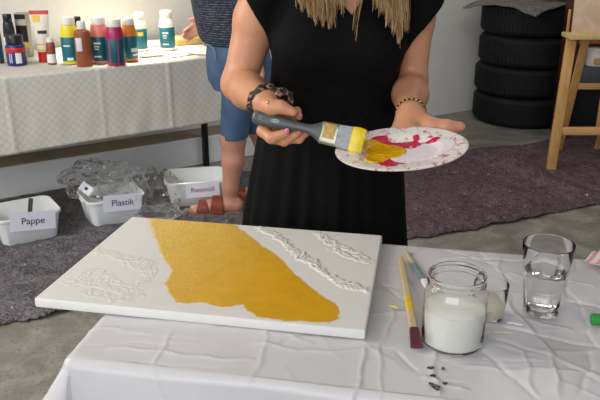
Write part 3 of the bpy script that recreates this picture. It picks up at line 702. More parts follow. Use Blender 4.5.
b = MB(); b.box((-.12, -.10, 0), (.16, .09, .098), .006); b.box((-.10, -.104, .02), (-.06, -.099, .05), .001); o = b.build('storage_box', colplain('slate_box', rgb(72, 76, 82), rough=.5)); o.location = shelf_at(592, 4.96) + Vector((.02, 0, .001)); tag(o, 'slate grey storage box on the wooden board under the white tub', 'box')

# ------------------------------------------------------------------ front table and its cloth
T1 = Vector((.981, -.194, 0)).normalized(); T2 = Vector((-T1.y, T1.x, 0)); TANG = math.atan2(T1.y, T1.x); C0 = G(74, 357, .75)
TL, TW = 1.5, .527
XF = Matrix.Translation((C0.x, C0.y, 0)) @ Matrix.Rotation(TANG, 4, 'Z')
table('work_table', XF @ Matrix.Translation((.012, .012, 0)), TL, TW - .02, .748, 'work table under the white vinyl cloth in the foreground', M['grey_metal'], M['pine'], .06)
creases = []
def addc(a, b, w, h): creases.append((np.array(a), np.array(b), w, h))
def tl(px, py):
    g = G(px, py, .75) - C0; return (g.dot(T1), g.dot(T2))
def pc(pts, w, h):
    for i in range(len(pts) - 1): addc(tl(*pts[i]), tl(*pts[i + 1]), w, h)
# fold lines and wrinkles seen on the cloth
for q in (((172, 330), (156, 372), (150, 400)), ((268, 330), (262, 350), (252, 385)), ((368, 350), (357, 378), (352, 400)), ((395, 300), (384, 345), (376, 400)),
          ((437, 350), (436, 400)), ((478, 350), (520, 380), (540, 400)), ((505, 300), (540, 340), (565, 400)), ((568, 290), (590, 330), (600, 352)),
          ((400, 275), (430, 300)), ((505, 330), (560, 342), (600, 346)), ((515, 318), (575, 330)), ((490, 340), (560, 366), (600, 384)), ((465, 365), (520, 372), (600, 376)),
          ((560, 300), (600, 310)), ((570, 282), (600, 290)), ((520, 352), (540, 400)), ((110, 350), (160, 353), (250, 362)), ((250, 345), (300, 352), (360, 350)), ((590, 350), (582, 400)),
          ((420, 380), (470, 392)), ((400, 355), (420, 375)), ((500, 258), (506, 300)), ((576, 262), (566, 300)), ((410, 262), (420, 250)), ((440, 262), (480, 258))):
    pc(q, .0026 + .0022 * random.random(), (.0018 + .0018 * random.random()) * random.choice((1, 1, -.8)))
for k in range(70):
    a = (random.uniform(-.1, 1.2), random.uniform(-.05, .55)); an = random.gauss(-.25, .5); L = random.uniform(.05, .22)
    addc(a, (a[0] + L * math.cos(an), a[1] + L * math.sin(an)), random.uniform(.0022, .0055), random.uniform(.0006, .0017) * random.choice((1, -1)))
ax = np.concatenate([np.linspace(-.30, -.12, 24)[:-1], np.linspace(-.12, 1.02, 400), np.linspace(1.02, TL + .2, 60)[1:]]); by = np.concatenate([np.linspace(-.32, -.12, 26)[:-1], np.linspace(-.12, TW, 225), np.linspace(TW, TW + .16, 30)[1:]]); nx, ny = len(ax), len(by)
AX, BY = np.meshgrid(ax, by); Hh = np.zeros_like(AX)
WX_ = AX + .005 * np.sin(BY * 31 + AX * 9) + .0022 * np.sin(BY * 83 + AX * 47 + 1); WB_ = BY + .005 * np.sin(AX * 27 + BY * 13 + 2) + .0022 * np.sin(AX * 91 - BY * 38)
for a, b_, w, h in creases:
    d = b_ - a; L2 = d @ d; t = np.clip(((WX_ - a[0]) * d[0] + (WB_ - a[1]) * d[1]) / L2, 0, 1); sd_ = ((WX_ - a[0]) * d[1] - (WB_ - a[1]) * d[0]) / math.sqrt(L2)
    q = np.hypot(WX_ - a[0] - t * d[0], WB_ - a[1] - t * d[1]); Hh += .62 * h * (np.exp(-(q / w) ** 2) + .55 * np.exp(-(q / (4 * w)) ** 2) * (sd_ > 0)) * np.minimum(1, .25 + np.minimum(t, 1 - t) * 6)
for k in range(14):
    kx, ky = RNG.normal(0, 16), RNG.normal(0, 16); Hh += .00045 * np.sin(AX * kx + BY * ky + RNG.uniform(0, 6))
vs = []
for j in range(ny):
    for i in range(nx):
        a, b_ = AX[j, i], BY[j, i]; ca = min(max(a, 0), TL); cb = min(max(b_, 0), TW); da, db = a - ca, b_ - cb; L = math.hypot(da, db); h = Hh[j, i]
        if L < 1e-6: q = Vector((a, b_, .7525 + h))
        else:
            r = .018; n_ = Vector((da / L, db / L, 0)); corner = min(abs(da), abs(db)) / (L + 1e-6)
            if L < r * 1.4: th_ = L / r; o_ = r * math.sin(min(th_, 1.4)); zz = .7525 - r * (1 - math.cos(min(th_, 1.4)))
            else: o_ = r * math.sin(1.4) + (L - r * 1.4) * (.17 + .22 * (da < 0) + .75 * corner); zz = .7525 - r * (1 - math.cos(1.4)) - (L - r * 1.4) * .97
            wav = .012 * math.sin(a * 17 + b_ * 9) * min(1, L / .15) 
            q = Vector((ca, cb, zz)) + n_ * (o_ + h * 1.2 + wav)
        vs.append(XF @ q)
fs = [(j * nx + i, j * nx + i + 1, (j + 1) * nx + i + 1, (j + 1) * nx + i) for j in range(ny - 1) for i in range(nx - 1)]
FC = mesh('vinyl_tablecloth', vs, fs, M['vinyl']); tag(FC, 'creased white vinyl tablecloth covering the foreground table', 'tablecloth')
def blob(px, py, rx, ry, m, name, rot=0, par=FC, z=.7548, hh=.0022):
    g = G(px, py, z); pts = []; ph = random.uniform(0, 6)
    for a in np.linspace(0, 2 * math.pi, 22, endpoint=False):
        k = 1 + .25 * math.sin(3 * a + ph) + .15 * math.sin(5 * a + 2 * ph); pts.append((rx * k * math.cos(a), ry * k * math.sin(a)))
    b = MB(); b.prism(pts, 0, hh, X=Matrix.Translation(g) @ Matrix.Rotation(rot, 4, 'Z')); return b.build(name, m, par)
for px, py, rx, ry in ((431, 368.5, .0045, .003), (443, 369, .0028, .002), (433, 376, .0042, .002), (434, 386, .006, .0035), (437, 388.5, .005, .004), (445, 384, .003, .002), (430, 384, .002, .0015)): blob(px, py, rx, ry, M['p_spot'], 'paint_spot', random.uniform(-.6, .6))
blob(516, 324, .012, .003, M['p_lilac'], 'paint_smear_and_caustic', -.35); blob(500, 332, .016, .004, colplain('beige_smear', rgb(206, 196, 176), rough=.5), 'paint_smear_and_caustic', -.2); blob(394, 307, .008, .003, colplain('pale_yellow_smear', rgb(220, 206, 140), rough=.5), 'paint_smear_and_caustic', -.6)  # first, pale streak paints the jar's bright caustic; the others are smears

# ------------------------------------------------------------------ canvas with gold field and texture paste
CZ = .773
fl_, fr_, bl_, br_ = G(30, 298, CZ), G(367, 330.5, CZ), G(135, 216.5, CZ), G(381, 235, CZ)
cx = ((fr_ - fl_).normalized() + (br_ - bl_).normalized()).normalized(); cy = Vector((-cx.y, cx.x, 0)); cc = (fl_ + fr_ + bl_ + br_) / 4
CWd = ((fr_ - fl_).length + (br_ - bl_).length) / 2; CDp = ((bl_ - fl_).dot(cy) + (br_ - fr_).dot(cy)) / 2
XC = Matrix(((cx.x, cy.x, 0, cc.x), (cx.y, cy.y, 0, cc.y), (0, 0, 1, CZ - .018), (0, 0, 0, 1)))
# a pixel of the painted design, mapped into the canvas rectangle
def cl(px, py):
    g = XC.inverted() @ G(px, py, CZ); return np.array((g.x, g.y))
KT = .55
q4 = [cl(30, 298), cl(367, 330.5), cl(381, 235), cl(135, 216.5)]
def fix(px, py):
    """bilinear inverse so that the design keeps to the rectangle"""
    p = cl(px, py); u = v = .5
    for _ in range(20):
        f_ = (1 - u) * (1 - v) * q4[0] + u * (1 - v) * q4[1] + u * v * q4[2] + (1 - u) * v * q4[3] - p
        du = (1 - v) * (q4[1] - q4[0]) + v * (q4[2] - q4[3]); dv = (1 - u) * (q4[3] - q4[0]) + u * (q4[2] - q4[1])
        J = np.array([[du[0], dv[0]], [du[1], dv[1]]]); s_ = np.linalg.solve(J, f_); u -= s_[0]; v -= s_[1]
    return ((u - .5) * CWd, (v - .5) * CDp)
gold_px = [(151, 219), (190, 218), (231, 222), (250, 236), (280, 258), (306, 284), (334, 303), (341, 312), (340, 319), (330, 322.5), (286, 321), (257, 317), (248, 311), (243, 304.5), (222, 307), (201, 303), (174, 303), (164, 284), (172, 271), (162, 256), (157, 239)]
gp = np.array([fix(*q) for q in gold_px])
nx, ny = 330, 230; gx = np.linspace(-CWd / 2 + .003, CWd / 2 - .003, nx); gy = np.linspace(-CDp / 2 + .003, CDp / 2 - .003, ny); GX, GY = np.meshgrid(gx, gy)
ins = np.zeros(GX.shape, bool); dist = np.full(GX.shape, 9.0)
for i in range(len(gp)):
    a, c_ = gp[i - 1], gp[i]; cond = ((c_[1] > GY) != (a[1] > GY)) & (GX < (a[0] - c_[0]) * (GY - c_[1]) / (a[1] - c_[1] + 1e-12) + c_[0]); ins ^= cond
    d = c_ - a; t = np.clip(((GX - a[0]) * d[0] + (GY - a[1]) * d[1]) / (d @ d), 0, 1); dist = np.minimum(dist, np.hypot(GX - a[0] - t * d[0], GY - a[1] - t * d[1]))
sd = np.where(ins, dist, -dist)
NZ = np.array([[noise.fractal(Vector((x * 34, y * 34, 0)), 1, 2, 4) for x in gx] for y in gy]); NF = np.array([[noise.noise(Vector((x * 190, y * 190, 4))) for x in gx] for y in gy])
lx = (GX - gp[:, 0].min()) / (gp[:, 0].max() - gp[:, 0].min())
vtop = (GY + CDp / 2) / CDp
soft = .003 + .016 * np.clip(1 - lx * 3.2, 0, 1) * np.clip(vtop * 1.6 - .5, 0, 1)      # dry-brushed upper left edge
paint = np.clip(.5 + (sd + .0045 * NZ + soft * .5 * NF) / soft, 0, 1)
ridge = np.zeros_like(GX)
def lay(pts, w, h):
    global ridge
    for i in range(len(pts) - 1):
        a = np.array(pts[i]); d = np.array(pts[i + 1]) - a; L2 = d @ d + 1e-9; t = np.clip(((GX - a[0]) * d[0] + (GY - a[1]) * d[1]) / L2, 0, 1)
        q = np.hypot(GX - a[0] - t * d[0], GY - a[1] - t * d[1]); ridge = np.maximum(ridge, h * np.exp(-(q / w) ** 4))
def scribble(path, n, spread, w, h):
    P_ = np.array([fix(*q) for q in path]); 
    for k in range(n):
        pts = []
        for i in range(len(P_) - 1):
            for t in np.linspace(0, 1, 12)[:-1]:
                q = P_[i] * (1 - t) + P_[i + 1] * t; ph = k * 2.1 + i * 7 + t * 9
                pts.append(q + spread * np.array((math.sin(ph * 1.7 + k) + .5 * RNG.normal(), math.cos(ph * 1.3 + 2 * k) + .4 * RNG.normal())))
        lay(pts, w, h * RNG.uniform(.9, 1.7))
scribble([(262, 229), (278, 236), (292, 250), (312, 262), (328, 276), (350, 286), (369, 291)], 4, .0075, .0026, .0022)
scribble([(272, 232), (290, 246), (318, 268), (345, 288)], 2, .005, .0022, .0018)
scribble([(318, 234), (332, 243), (350, 250), (368, 262), (352, 258), (330, 246)], 3, .007, .0022, .0018)
scribble([(96, 250), (112, 254), (128, 263), (146, 270), (150, 262), (124, 258), (104, 252)], 4, .008, .0015, .0008)
scribble([(66, 282), (92, 284), (120, 290), (134, 297), (112, 298), (80, 290)], 4, .010, .0015, .0007)
scribble([(150, 272), (136, 290), (112, 280), (90, 270), (78, 280)], 3, .010, .0015, .0006)
ridge *= np.clip(.8 + .5 * NF, .2, 1.4)
zz = .018 + ridge + np.where(paint > .5, .0003, 0) + .00025 * NZ * paint
tone = np.clip(-.12 + lx * 1.75 - .15 * vtop + .22 * NZ, 0, 1); paste = np.clip(ridge / .0016, 0, 1) * .8
rect = [np.array((sx * CWd / 2, sy * CDp / 2)) for sx, sy in ((-1, -1), (1, -1), (1, 1), (-1, 1))]
qk = [rect[i] * (1 - KT) + q4[i] * KT for i in range(4)]
def warp(x, y):
    u = x / CWd + .5; v = y / CDp + .5; return (1 - u) * (1 - v) * qk[0] + u * (1 - v) * qk[1] + u * v * qk[2] + (1 - u) * v * qk[3]
vs = [(*warp(GX[j, i], GY[j, i]), zz[j, i]) for j in range(ny) for i in range(nx)]
fs = [(j * nx + i, j * nx + i + 1, (j + 1) * nx + i + 1, (j + 1) * nx + i) for j in range(ny - 1) for i in range(nx - 1)]
cv = empty('art_canvas', XC.to_translation()); cv.matrix_world = XC; tag(cv, 'large white canvas with a gold painted field lying on the tablecloth', 'canvas')
cs = mesh('painted_face', vs, fs, M['canvas'], cv)
for nm, ar in (('paint', paint), ('tone', tone), ('paste', paste)):
    at = cs.data.attributes.new(nm, 'FLOAT', 'POINT'); at.data.foreach_set('value', ar.astype(np.float32).ravel())
b = MB(); b.box((-CWd / 2, -CDp / 2, .0), (CWd / 2, CDp / 2, .0178), .003); b.v = [Vector((*warp(q.x, q.y), q.z)) for q in b.v]; b.build('stretcher_side', M['canvas_side'], cv)
lb_ = cs

# ------------------------------------------------------------------ glasses, jar, brushes on the front table
ZC = .7535
p = G(452, 341.5, ZC); jar = empty('glass_jar', p); tag(jar, 'large open glass jar half filled with milky liquid', 'jar')
R = .0505; Hj = .1235
prof = [(.038, .0), (.046, .001), (.0495, .005), (R, .014), (R, .080), (.0498, .090), (.047, .098), (.0445, .1025), (.0442, .106), (.0462, .1075), (.0462, .111), (.0448, .1125), (.0448, .1165), (.0462, .118), (.0462, .1205), (.0455, Hj), (.0440, Hj),
        (.0425, Hj - .003), (.0420, .106), (.0425, .101), (.045, .0965), (.0474, .089), (.0480, .080), (.0480, .014), (.0465, .0075), (.043, .005), (.03, .0045)]
b = MB(); b.lathe(prof, 72); b.build('glass_body', M['glass'], jar)
b = MB(); b.lathe([(.03, .0049), (.043, .0054), (.0463, .0080), (.0477, .0145), (.0477, .066), (.046, .0665), (.02, .0665)], 64); b.build('milky_liquid', M['milk'], jar)
p = G(540.5, 311.5, ZC); tu = empty('drinking_glass', p); tag(tu, 'tall faceted drinking glass half filled with water', 'glass')
def facet(r, z, a):
    k = 1 if .012 < z < .085 else max(0, 1 - abs(z - (.012 if z < .05 else .085)) / .008)
    s_ = 2 * math.pi / 9; q = (a % s_) - s_ / 2; return r * (1 - k * .9 * (1 - math.cos(s_ / 2) / math.cos(q)) )
prof = [(.020, 0), (.0285, .0006), (.0305, .004), (.0305, .012), (.0325, .03), (.0365, .07), (.0385, .085), (.0400, .095), (.0435, .1295), (.0430, .1312), (.0420, .1312), (.0415, .1295),
        (.0382, .095), (.0360, .080), (.0330, .055), (.0295, .020), (.027, .0125), (.018, .011)]
b = MB(); b.lathe(prof, 90, mod=lambda r, z, a: facet(r, z, a) if r > .0302 else r); b.build('glass_body', M['glass'], tu)
b = MB(); b.lathe([(.018, .0113), (.0268, .0128), (.0292, .0203), (.0327, .055), (.0357, .080), (.0362, .0815), (.0355, .0812), (.01, .0812)], 64); b.build('water', M['water'], tu)
p = G(489, 316, ZC); sg = empty('small_glass', p); tag(sg, 'small glass with a little cream paint, standing right behind the milky jar', 'glass')
b = MB(); b.lathe([(.018, 0), (.0235, .0006), (.0245, .003), (.0268, .030), (.0290, .0625), (.0288, .0632), (.0284, .0632), (.0282, .0625), (.0261, .030), (.0239, .006), (.018, .004)], 56); b.build('glass_body', M['glass'], sg)
b = MB(); b.lathe([(.018, .0043), (.0236, .0063), (.0250, .022), (.0245, .0223), (.01, .0223)], 48); b.build('cream_paint', M['cream'], sg)
def flatbrush(name, a, c, label, w0, w1, segs):
    """segs: (t0,t1,w0,w1,thick,mat,part)"""
    d = c - a; L = d.length; d.normalize(); x = d.cross(Vector((0, 0, 1))).normalized(); z = x.cross(d)
    root = empty(name, a); root.matrix_world = Matrix(((x.x, d.x, z.x, a.x), (x.y, d.y, z.y, a.y), (x.z, d.z, z.z, a.z), (0, 0, 0, 1))); tag(root, label, 'paintbrush')
    for t0, t1, a0, a1, th, m, nm in segs:
        rings = []
        for t in np.linspace(0, 1, 10):
            w = a0 + (a1 - a0) * t; h = th * (1 if nm != 'bristles' else 1 - .5 * t); y = (t0 + (t1 - t0) * t) * L
            rings.append([(math.copysign(abs(math.cos(q)) ** .6, math.cos(q)) * w / 2, y, math.copysign(abs(math.sin(q)) ** .6, math.sin(q)) * h / 2) for q in np.linspace(0, 2 * math.pi, 20, endpoint=False)])
        vs, fs = loft(rings); b = MB(); b.add(vs, fs); b.build(nm, m, root)
    return root
flatbrush('paintbrush', G(401, 258, .764), G(417, 347, .763), 'flat wooden paintbrush with yellow smears and maroon bristles left of the jar', 0, 0,
          [(0, .06, .009, .0125, .007, M['brushwood'], 'handle_tip'), (.06, .50, .0125, .0140, .008, M['brushwood'], 'handle'), (.50, .66, .0140, .0145, .0086, M['yellow_smear'], 'yellow_smear'), (.66, .84, .0145, .0155, .0086, M['brushwood'], 'ferrule'), (.84, 1, .0155, .021, .012, M['p_maroon'], 'bristles')])
flatbrush('paintbrush', G(405, 250, .760), G(431, 292, .760), 'grey blue smeared paintbrush lying diagonally behind the jar', 0, 0,
          [(0, .35, .005, .009, .006, M['brushwood'], 'handle'), (.35, .75, .009, .013, .008, M['blue_smear'], 'ferrule'), (.75, 1, .013, .015, .009, M['p_lilac'], 'bristles')])
# green capped tube and striped napkin at the right edge
p = G(591, 319, ZC + .011); tb = empty('paint_tube', p, -.12); tag(tb, 'paint tube with green cap lying at the right edge of the table', 'tube')
RY = Matrix.Rotation(math.pi / 2, 4, 'Y')
b = MB(); b.lathe([(.0085, 0), (.0095, .001), (.0095, .017), (.008, .018)], 24, X=RY, mod=lambda r, z, a: r * (1 + .04 * math.cos(a * 14))); b.build('cap', colplain('green_cap', rgb(40, 140, 52), rough=.35), tb)
rings = [[(.019 + t * .10, wx * math.cos(a), wz * math.sin(a)) for a in np.linspace(0, 2 * math.pi, 24, endpoint=False)] for t, wx, wz in ((0, .006, .006), (.05, .011, .0105), (.4, .013, .009), (.8, .015, .004), (1, .0155, .0015))]
vs, fs = loft(rings); b = MB(); b.add(vs, fs); b.build('tube_body', colplain('tube_dark', rgb(30, 40, 34), rough=.35), tb)
t = NT('striped_napkin'); w = t.wave(18, 'Y', .6); t.color(t.mix(t.ramp(w, [(.62, (0, 0, 0)), (.70, (1, 1, 1))]), rgb(226, 212, 208), rgb(214, 150, 148))); t.rough(.8)
np_ = G(627, 266, .756)
b = MB(); b.add(*grid(40, 30, lambda u, v: ((u - .5) * .13, (v - .5) * .10, .012 + .018 * abs(noise.noise(Vector((u * 4, v * 4, 7)))) * (1 - abs(2 * u - 1) ** 4) + .006 * math.sin(u * 14 + v * 5)))); o = b.build('striped_napkin', t.m); o.location = np_; o.rotation_euler = (0, 0, .5); md = o.modifiers.new('t', 'SOLIDIFY'); md.thickness = .0012
tag(o, 'crumpled pink striped paper napkin at the right edge of the table', 'napkin')
# ------------------------------------------------------------------ the woman in black at the table
def off(p, dx=0, dy=0, dz=0): return p + Vector((dx, dy, dz))
WY = 1.73
shR, shL = A(276, -36, WY), A(412, -36, WY)            # her right arm is on the left of the photo
elR, wrR = A(239, 84, 1.69), A(266, 104, 1.475)
elL, wrL = A(410, 84, 1.73), A(411, 116, 1.555)
NX = (shR.x + shL.x) / 2; HIPX = A(328, 150, WY).x
F = Field((-.28, 1.28, .0), (.42, 1.98, 1.66), .0042)
Z0 = lambda py: A(330, py, WY).z
F.column([(.74, HIPX, WY, .155, .105), (.82, HIPX, WY, .165, .115), (.92, HIPX, WY, .15, .105), (Z0(103), A(330, 103, WY).x, WY, .122, .088), (Z0(75), A(333, 75, WY).x, WY - .005, .132, .098),
          (Z0(45), A(336, 45, WY).x, WY - .012, .142, .112), (Z0(10), A(340, 10, WY).x, WY - .006, .140, .098), (Z0(-20), NX, WY, .135, .080), (Z0(-38), NX, WY + .005, .10, .062), (Z0(-46), NX, WY + .008, .06, .05)], .02)
for sx in (-1, 1): F.ell((A(337, 45, WY).x + sx * .068, WY - .075, Z0(42)), (.066, .062, .066), .03)
F.cone((NX, WY + .012, 1.33), (NX, WY - .002, 1.45), .052, .048, .03)
HZ = 1.535
F.ell((NX, WY - .005, HZ + .02), (.073, .090, .092), .01); F.ell((NX, WY - .045, HZ - .045), (.052, .052, .058), .03)
F.cone((NX, WY - .098, HZ - .005), (NX, WY - .108, HZ - .028), .008, .0125, .010)                       # nose
F.ell((NX, WY - .092, HZ - .058), (.021, .010, .009), .006); F.ell((NX, WY - .083, HZ - .092), (.020, .016, .014), .02)
for sx in (-1, 1):
    F.ell((NX + sx * .031, WY - .093, HZ + .006), (.017, .012, .010), .008, True)
    F.ell((NX + sx * .075, WY + .005, HZ - .005), (.010, .020, .030), .006)
for sh, el, wr, up in ((shR, elR, wrR, -1), (shL, elL, wrL, 1)):
    F.cone((NX + up * .07, WY, sh.z + .012), tuple(sh), .045, .052, .035)
    mid = sh.lerp(el, .45); F.chain([(tuple(sh), .052), (tuple(off(mid, up * .006)), .0485 if up < 0 else .045), (tuple(el), .0375)], .02)
    m2 = el.lerp(wr, .35); F.chain([(tuple(el), .0385), (tuple(m2), .0385), (tuple(wr), .0255)], .02)
for sx in (-1, 1):
    hx = HIPX + sx * .085
    F.chain([((hx, WY, .80), .085), ((hx + sx * .002, WY - .005, .44), .056), ((hx + sx * .003, WY + .018, .32), .052), ((hx, WY + .015, .09), .034)], .02)
    F.chain([((hx, WY + .03, .045), .034), ((hx + sx * .01, WY - .05, .03), .030), ((hx + sx * .02, WY - .13, .022), .022)], .02)
# her right hand around the brush handle
BY_ = 1.448                                            # distance of the brush handle
def hp(px, py, dd=0): return tuple(A(px, py, BY_ + dd))
nails = []
for kx, ky, dk in ((270, 124, .026), (274, 121, .034), (280, 118, .040), (284, 114, .044)):                     # palm fans from the wrist to the knuckles
    F.cone(tuple(wrR), hp(kx, ky, dk), .022, .0135, .014)
F.chain([(hp(268, 121, .022), .0135), (hp(263, 131, .004), .0125), (hp(271, 138, -.016), .0112), (hp(285, 133, -.019), .0092)], .005)    # index
F.chain([(hp(276, 122, .032), .0125), (hp(273, 138, .014), .0118), (hp(284, 141, -.006), .0104), (hp(296, 134, -.011), .0088)], .005)
F.chain([(hp(286, 121, .040), .0115), (hp(288, 139, .022), .0105), (hp(299, 139, .002), .0092), (hp(307, 131, .0), .0080)], .004)
F.chain([(hp(290, 117, .044), .0105), (hp(297, 133, .028), .0092), (hp(306, 133, .014), .0080), (hp(311, 127, .012), .0070)], .004)
F.chain([(tuple(wrR.lerp(Vector(hp(270, 108, .0)), .45)), .019), (hp(272, 107, -.004), .0155), (hp(281, 107, -.012), .0125), (hp(293, 112, -.018), .0098)], .008)   # thumb on top
F.chain([(hp(288, 112, .042), .010), (hp(297, 111, .024), .0088), (hp(299, 117, .010), .0078)], .004)
nails += [((287, 131, -.0285), (.0055, .0030, .0062)), ((299.5, 132, -.0205), (.0050, .0028, .0056)), ((300, 115.5, .002), (.0048, .0026, .0055))]
# her left hand, palm up under the plate
kn = [off(wrL, -.004, -.088, -.040), off(wrL, -.022, -.092, -.042), off(wrL, -.040, -.088, -.043), off(wrL, -.056, -.078, -.042)]
for q in kn: F.cone(tuple(wrL), tuple(q), .0235, .0125, .016)
for q, L, dx in zip(kn, (.072, .080, .074, .058), (.10, 0, -.10, -.22)):
    a = q; b_ = off(a, dx * L * .45, -L * .45, -.004); c_ = off(b_, dx * L * .33, -L * .33, .000); d_ = off(c_, dx * L * .22, -L * .22, .003)
    F.chain([(tuple(a), .0110), (tuple(b_), .0102), (tuple(c_), .0090), (tuple(d_), .0078)], .004)
th = [A(419, 122, 1.535), A(431, 126.5, 1.515), A(447, 127.5, 1.505), A(461, 126.5, 1.500)]
F.chain([(tuple(wrL), .0235), (tuple(th[0]), .022), (tuple(th[1]), .0180), (tuple(th[2]), .0148), (tuple(th[3]), .0100)], .012)
woman = F.mesh('person', M['skin']); woman['label'] = 'woman in a black dress holding a paintbrush and a painted plate behind the table'; woman['category'] = 'person'
def blobs(name, m, parent, items, n=2):
    b = MB()
    for c, r in items: b.ellipsoid(c, r, n=n)
    return b.build(name, m, parent)
for (q, r) in nails: blobs('fingernail', M['nail'], woman, [(hp(*q), r)])
for sx in (-1, 1):
    ey_ = blobs('eye', M['eye'], woman, [((NX + sx * .031, WY - .080, HZ + .006), (.0115, .0100, .0085))], 3)
    blobs('iris', colplain('brown_iris', rgb(62, 44, 32), rough=.2), ey_, [((NX + sx * .031, WY - .0885, HZ + .004), (.0045, .0022, .0045))], 2)
blobs('lips', M['lip'], woman, [((NX, WY - .0985, HZ - .058), (.018, .0045, .0062))], 3)
# dress
def fold(Z, a):
    k = np.clip((Z0(104) - Z) / .35, 0, 1); amp = .010 + .032 * k
    up = np.clip((Z0(98) - Z) / .015, 0, 1)
    return 1 + up * amp * (.55 * np.sin(a * 13 + 2 * np.sin(a * 3)) + .45 * np.sin(a * 23 + Z * 3)) + .02 * np.exp(-((Z - Z0(104)) / .012) ** 2) * np.sin(a * 60) - .018 * np.exp(-((Z - Z0(104)) / .009) ** 2)
def row(py, xl, xr, ry, dy=0):
    l, r = A(xl, py, WY), A(xr, py, WY); return (l.z, (l.x + r.x) / 2, WY + dy, (r.x - l.x) / 2, ry)
rows = [row(-20, 281, 415, .088), row(0, 275, 409, .104, -.006), row(20, 273, 406, .122, -.010), row(40, 272, 403, .128, -.014), row(52, 272, 401, .125, -.012), row(75, 271, 399, .110, -.004), row(103, 264, 397, .100), row(120, 260, 399, .112), row(137, 257, 401, .120), row(180, 249, 404, .135), row(220, 243, 405, .145), row(260, 238, 407, .152)]
sx_ = A(325, 260, WY).x
rows += [(.55, sx_, WY, .225, .170), (.30, sx_, WY, .25, .185)]
rows += [(Z0(-34), NX, WY + .003, .135, .076), (Z0(-42), NX, WY + .006, .085, .064), (Z0(-48), NX, WY + .008, .064, .058)]
FD = Field((-.34, 1.46, .26), (.46, 1.99, 1.42), .0048)
FD.column(rows, .02, fold)
for sx in (-1, 1): FD.ell((A(337, 45, WY).x + sx * .069, WY - .078, Z0(42)), (.073, .066, .074), .04)
# cap sleeves with slanting hems
cl_, cr_ = A(276, 43, WY), A(405, 42, WY)
dl = (A(246, -6, WY) - cl_).normalized(); nl = Vector((-dl.z, 0, dl.x)); nl = nl if nl.x < 0 else -nl
dr = (A(447, -4, WY) - cr_).normalized(); nr = Vector((dr.z, 0, -dr.x)); nr = nr if nr.x > 0 else -nr
for sh, el, q, nn, up in ((shR, elR, cl_, nl, -1), (shL, elL, cr_, nr, 1)):
    FD.cone((NX + up * .07, WY, sh.z + .012), tuple(sh), .052, .061, .03)
    FD.cone(tuple(sh), tuple(off(sh.lerp(el, .55), .022 if up > 0 else -.012)), .061, .064, .025, (tuple(q), tuple(nn)))
va = A(352, 15, WY - .10)
FD.carve((NX - .14, WY - .2, va.z - .02), (NX + .14, WY + .02, 1.42), lambda X_, Y_, Z_: np.maximum(np.abs(X_ - va.x - (NX - va.x) * np.clip((Z_ - va.z) / .1, 0, 1)) - (Z_ - va.z) * .80, Y_ - (WY - .0)))
dress = FD.mesh('black_dress', M['dress'], woman)
# hair: skull cap plus loose locks lying on the chest
FH = Field((NX - .16, WY - .16, 1.20), (NX + .16, WY + .16, 1.66), .005)
FH.ell((NX, WY + .012, HZ + .036), (.086, .096, .090), .01); FH.ell((NX, WY + .05, HZ - .08), (.085, .055, .16), .03); FH.ell((NX, WY + .045, HZ - .20), (.09, .045, .10), .03)
FH.ell((NX, WY - .10, HZ - .035), (.064, .085, .088), .02, True)
hair = FH.mesh('hair', M['hair'], woman)
def locks(specs):
    vs, fs, tone = [], [], []
    for px0, px1, py0, py1, cnt, sp in specs:
        for k in range(cnt):
            u = random.random(); ex = px0 + (px1 - px0) * u + random.gauss(0, 1.2); ey = py0 + (py1 - py0) * u - abs(random.gauss(0, sp * 1.5)) + 6 * math.sin(ex * .9) * .6 + 4
            side = -1 if ex < 352 else 1; e = A(ex, ey, WY - .147 + random.uniform(-.006, .012))
            s0 = Vector((NX + side * (.070 + .012 * random.random()), WY - .055 + .05 * random.random(), HZ + .02 + .03 * random.random()))
            s1 = Vector((NX + side * (.082 + .012 * random.random()), WY - .075, HZ - .12)); s2 = A(ex + side * 3, ey - 55, WY - .125 + random.uniform(-.01, .01))
            P_ = [s0, s1, s2, e]; tn = min(1, max(0, random.gauss(.5, .3))); n0 = len(vs)
            for i in range(13):
                t = i / 12; q = P_[0] * (1 - t) ** 3 + P_[1] * 3 * t * (1 - t) ** 2 + P_[2] * 3 * t * t * (1 - t) + P_[3] * t ** 3
                q += Vector((.0015 * math.sin(t * 9 + k), 0, 0)); r = .00115 * (1 - .75 * t ** 3)
                for a in range(4):
                    vs.append(q + Vector((r * math.cos(a * math.pi / 2), r * .8 * math.sin(a * math.pi / 2), 0))); tone.append(min(1, max(0, tn + .15 * math.sin(t * 5))))
                if i:
                    for a in range(4): fs.append((n0 + (i - 1) * 4 + a, n0 + (i - 1) * 4 + (a + 1) % 4, n0 + i * 4 + (a + 1) % 4, n0 + i * 4 + a))
    o = mesh('hair_lock', vs, fs, M['hair'], hair); at = o.data.attributes.new('tone', 'FLOAT', 'POINT'); at.data.foreach_set('value', np.array(tone, np.float32)); return o
locks([(297, 318, 2, 17, 240, 5), (312, 335, 18, 24, 330, 7), (334, 346, 20, 8, 40, 8), (352, 356, 36, 42, 6, 4)]); locks([(374, 392, 6, 20, 160, 8), (386, 401, 18, 42, 230, 12), (396, 408, 44, 26, 110, 10)])
at = hair.data.attributes.new('tone', 'FLOAT', 'POINT'); at.data.foreach_set('value', np.array([.45 + .4 * noise.noise(Vector((v.co.x * 90, v.co.y * 90, v.co.z * 6))) for v in hair.data.vertices], np.float32))
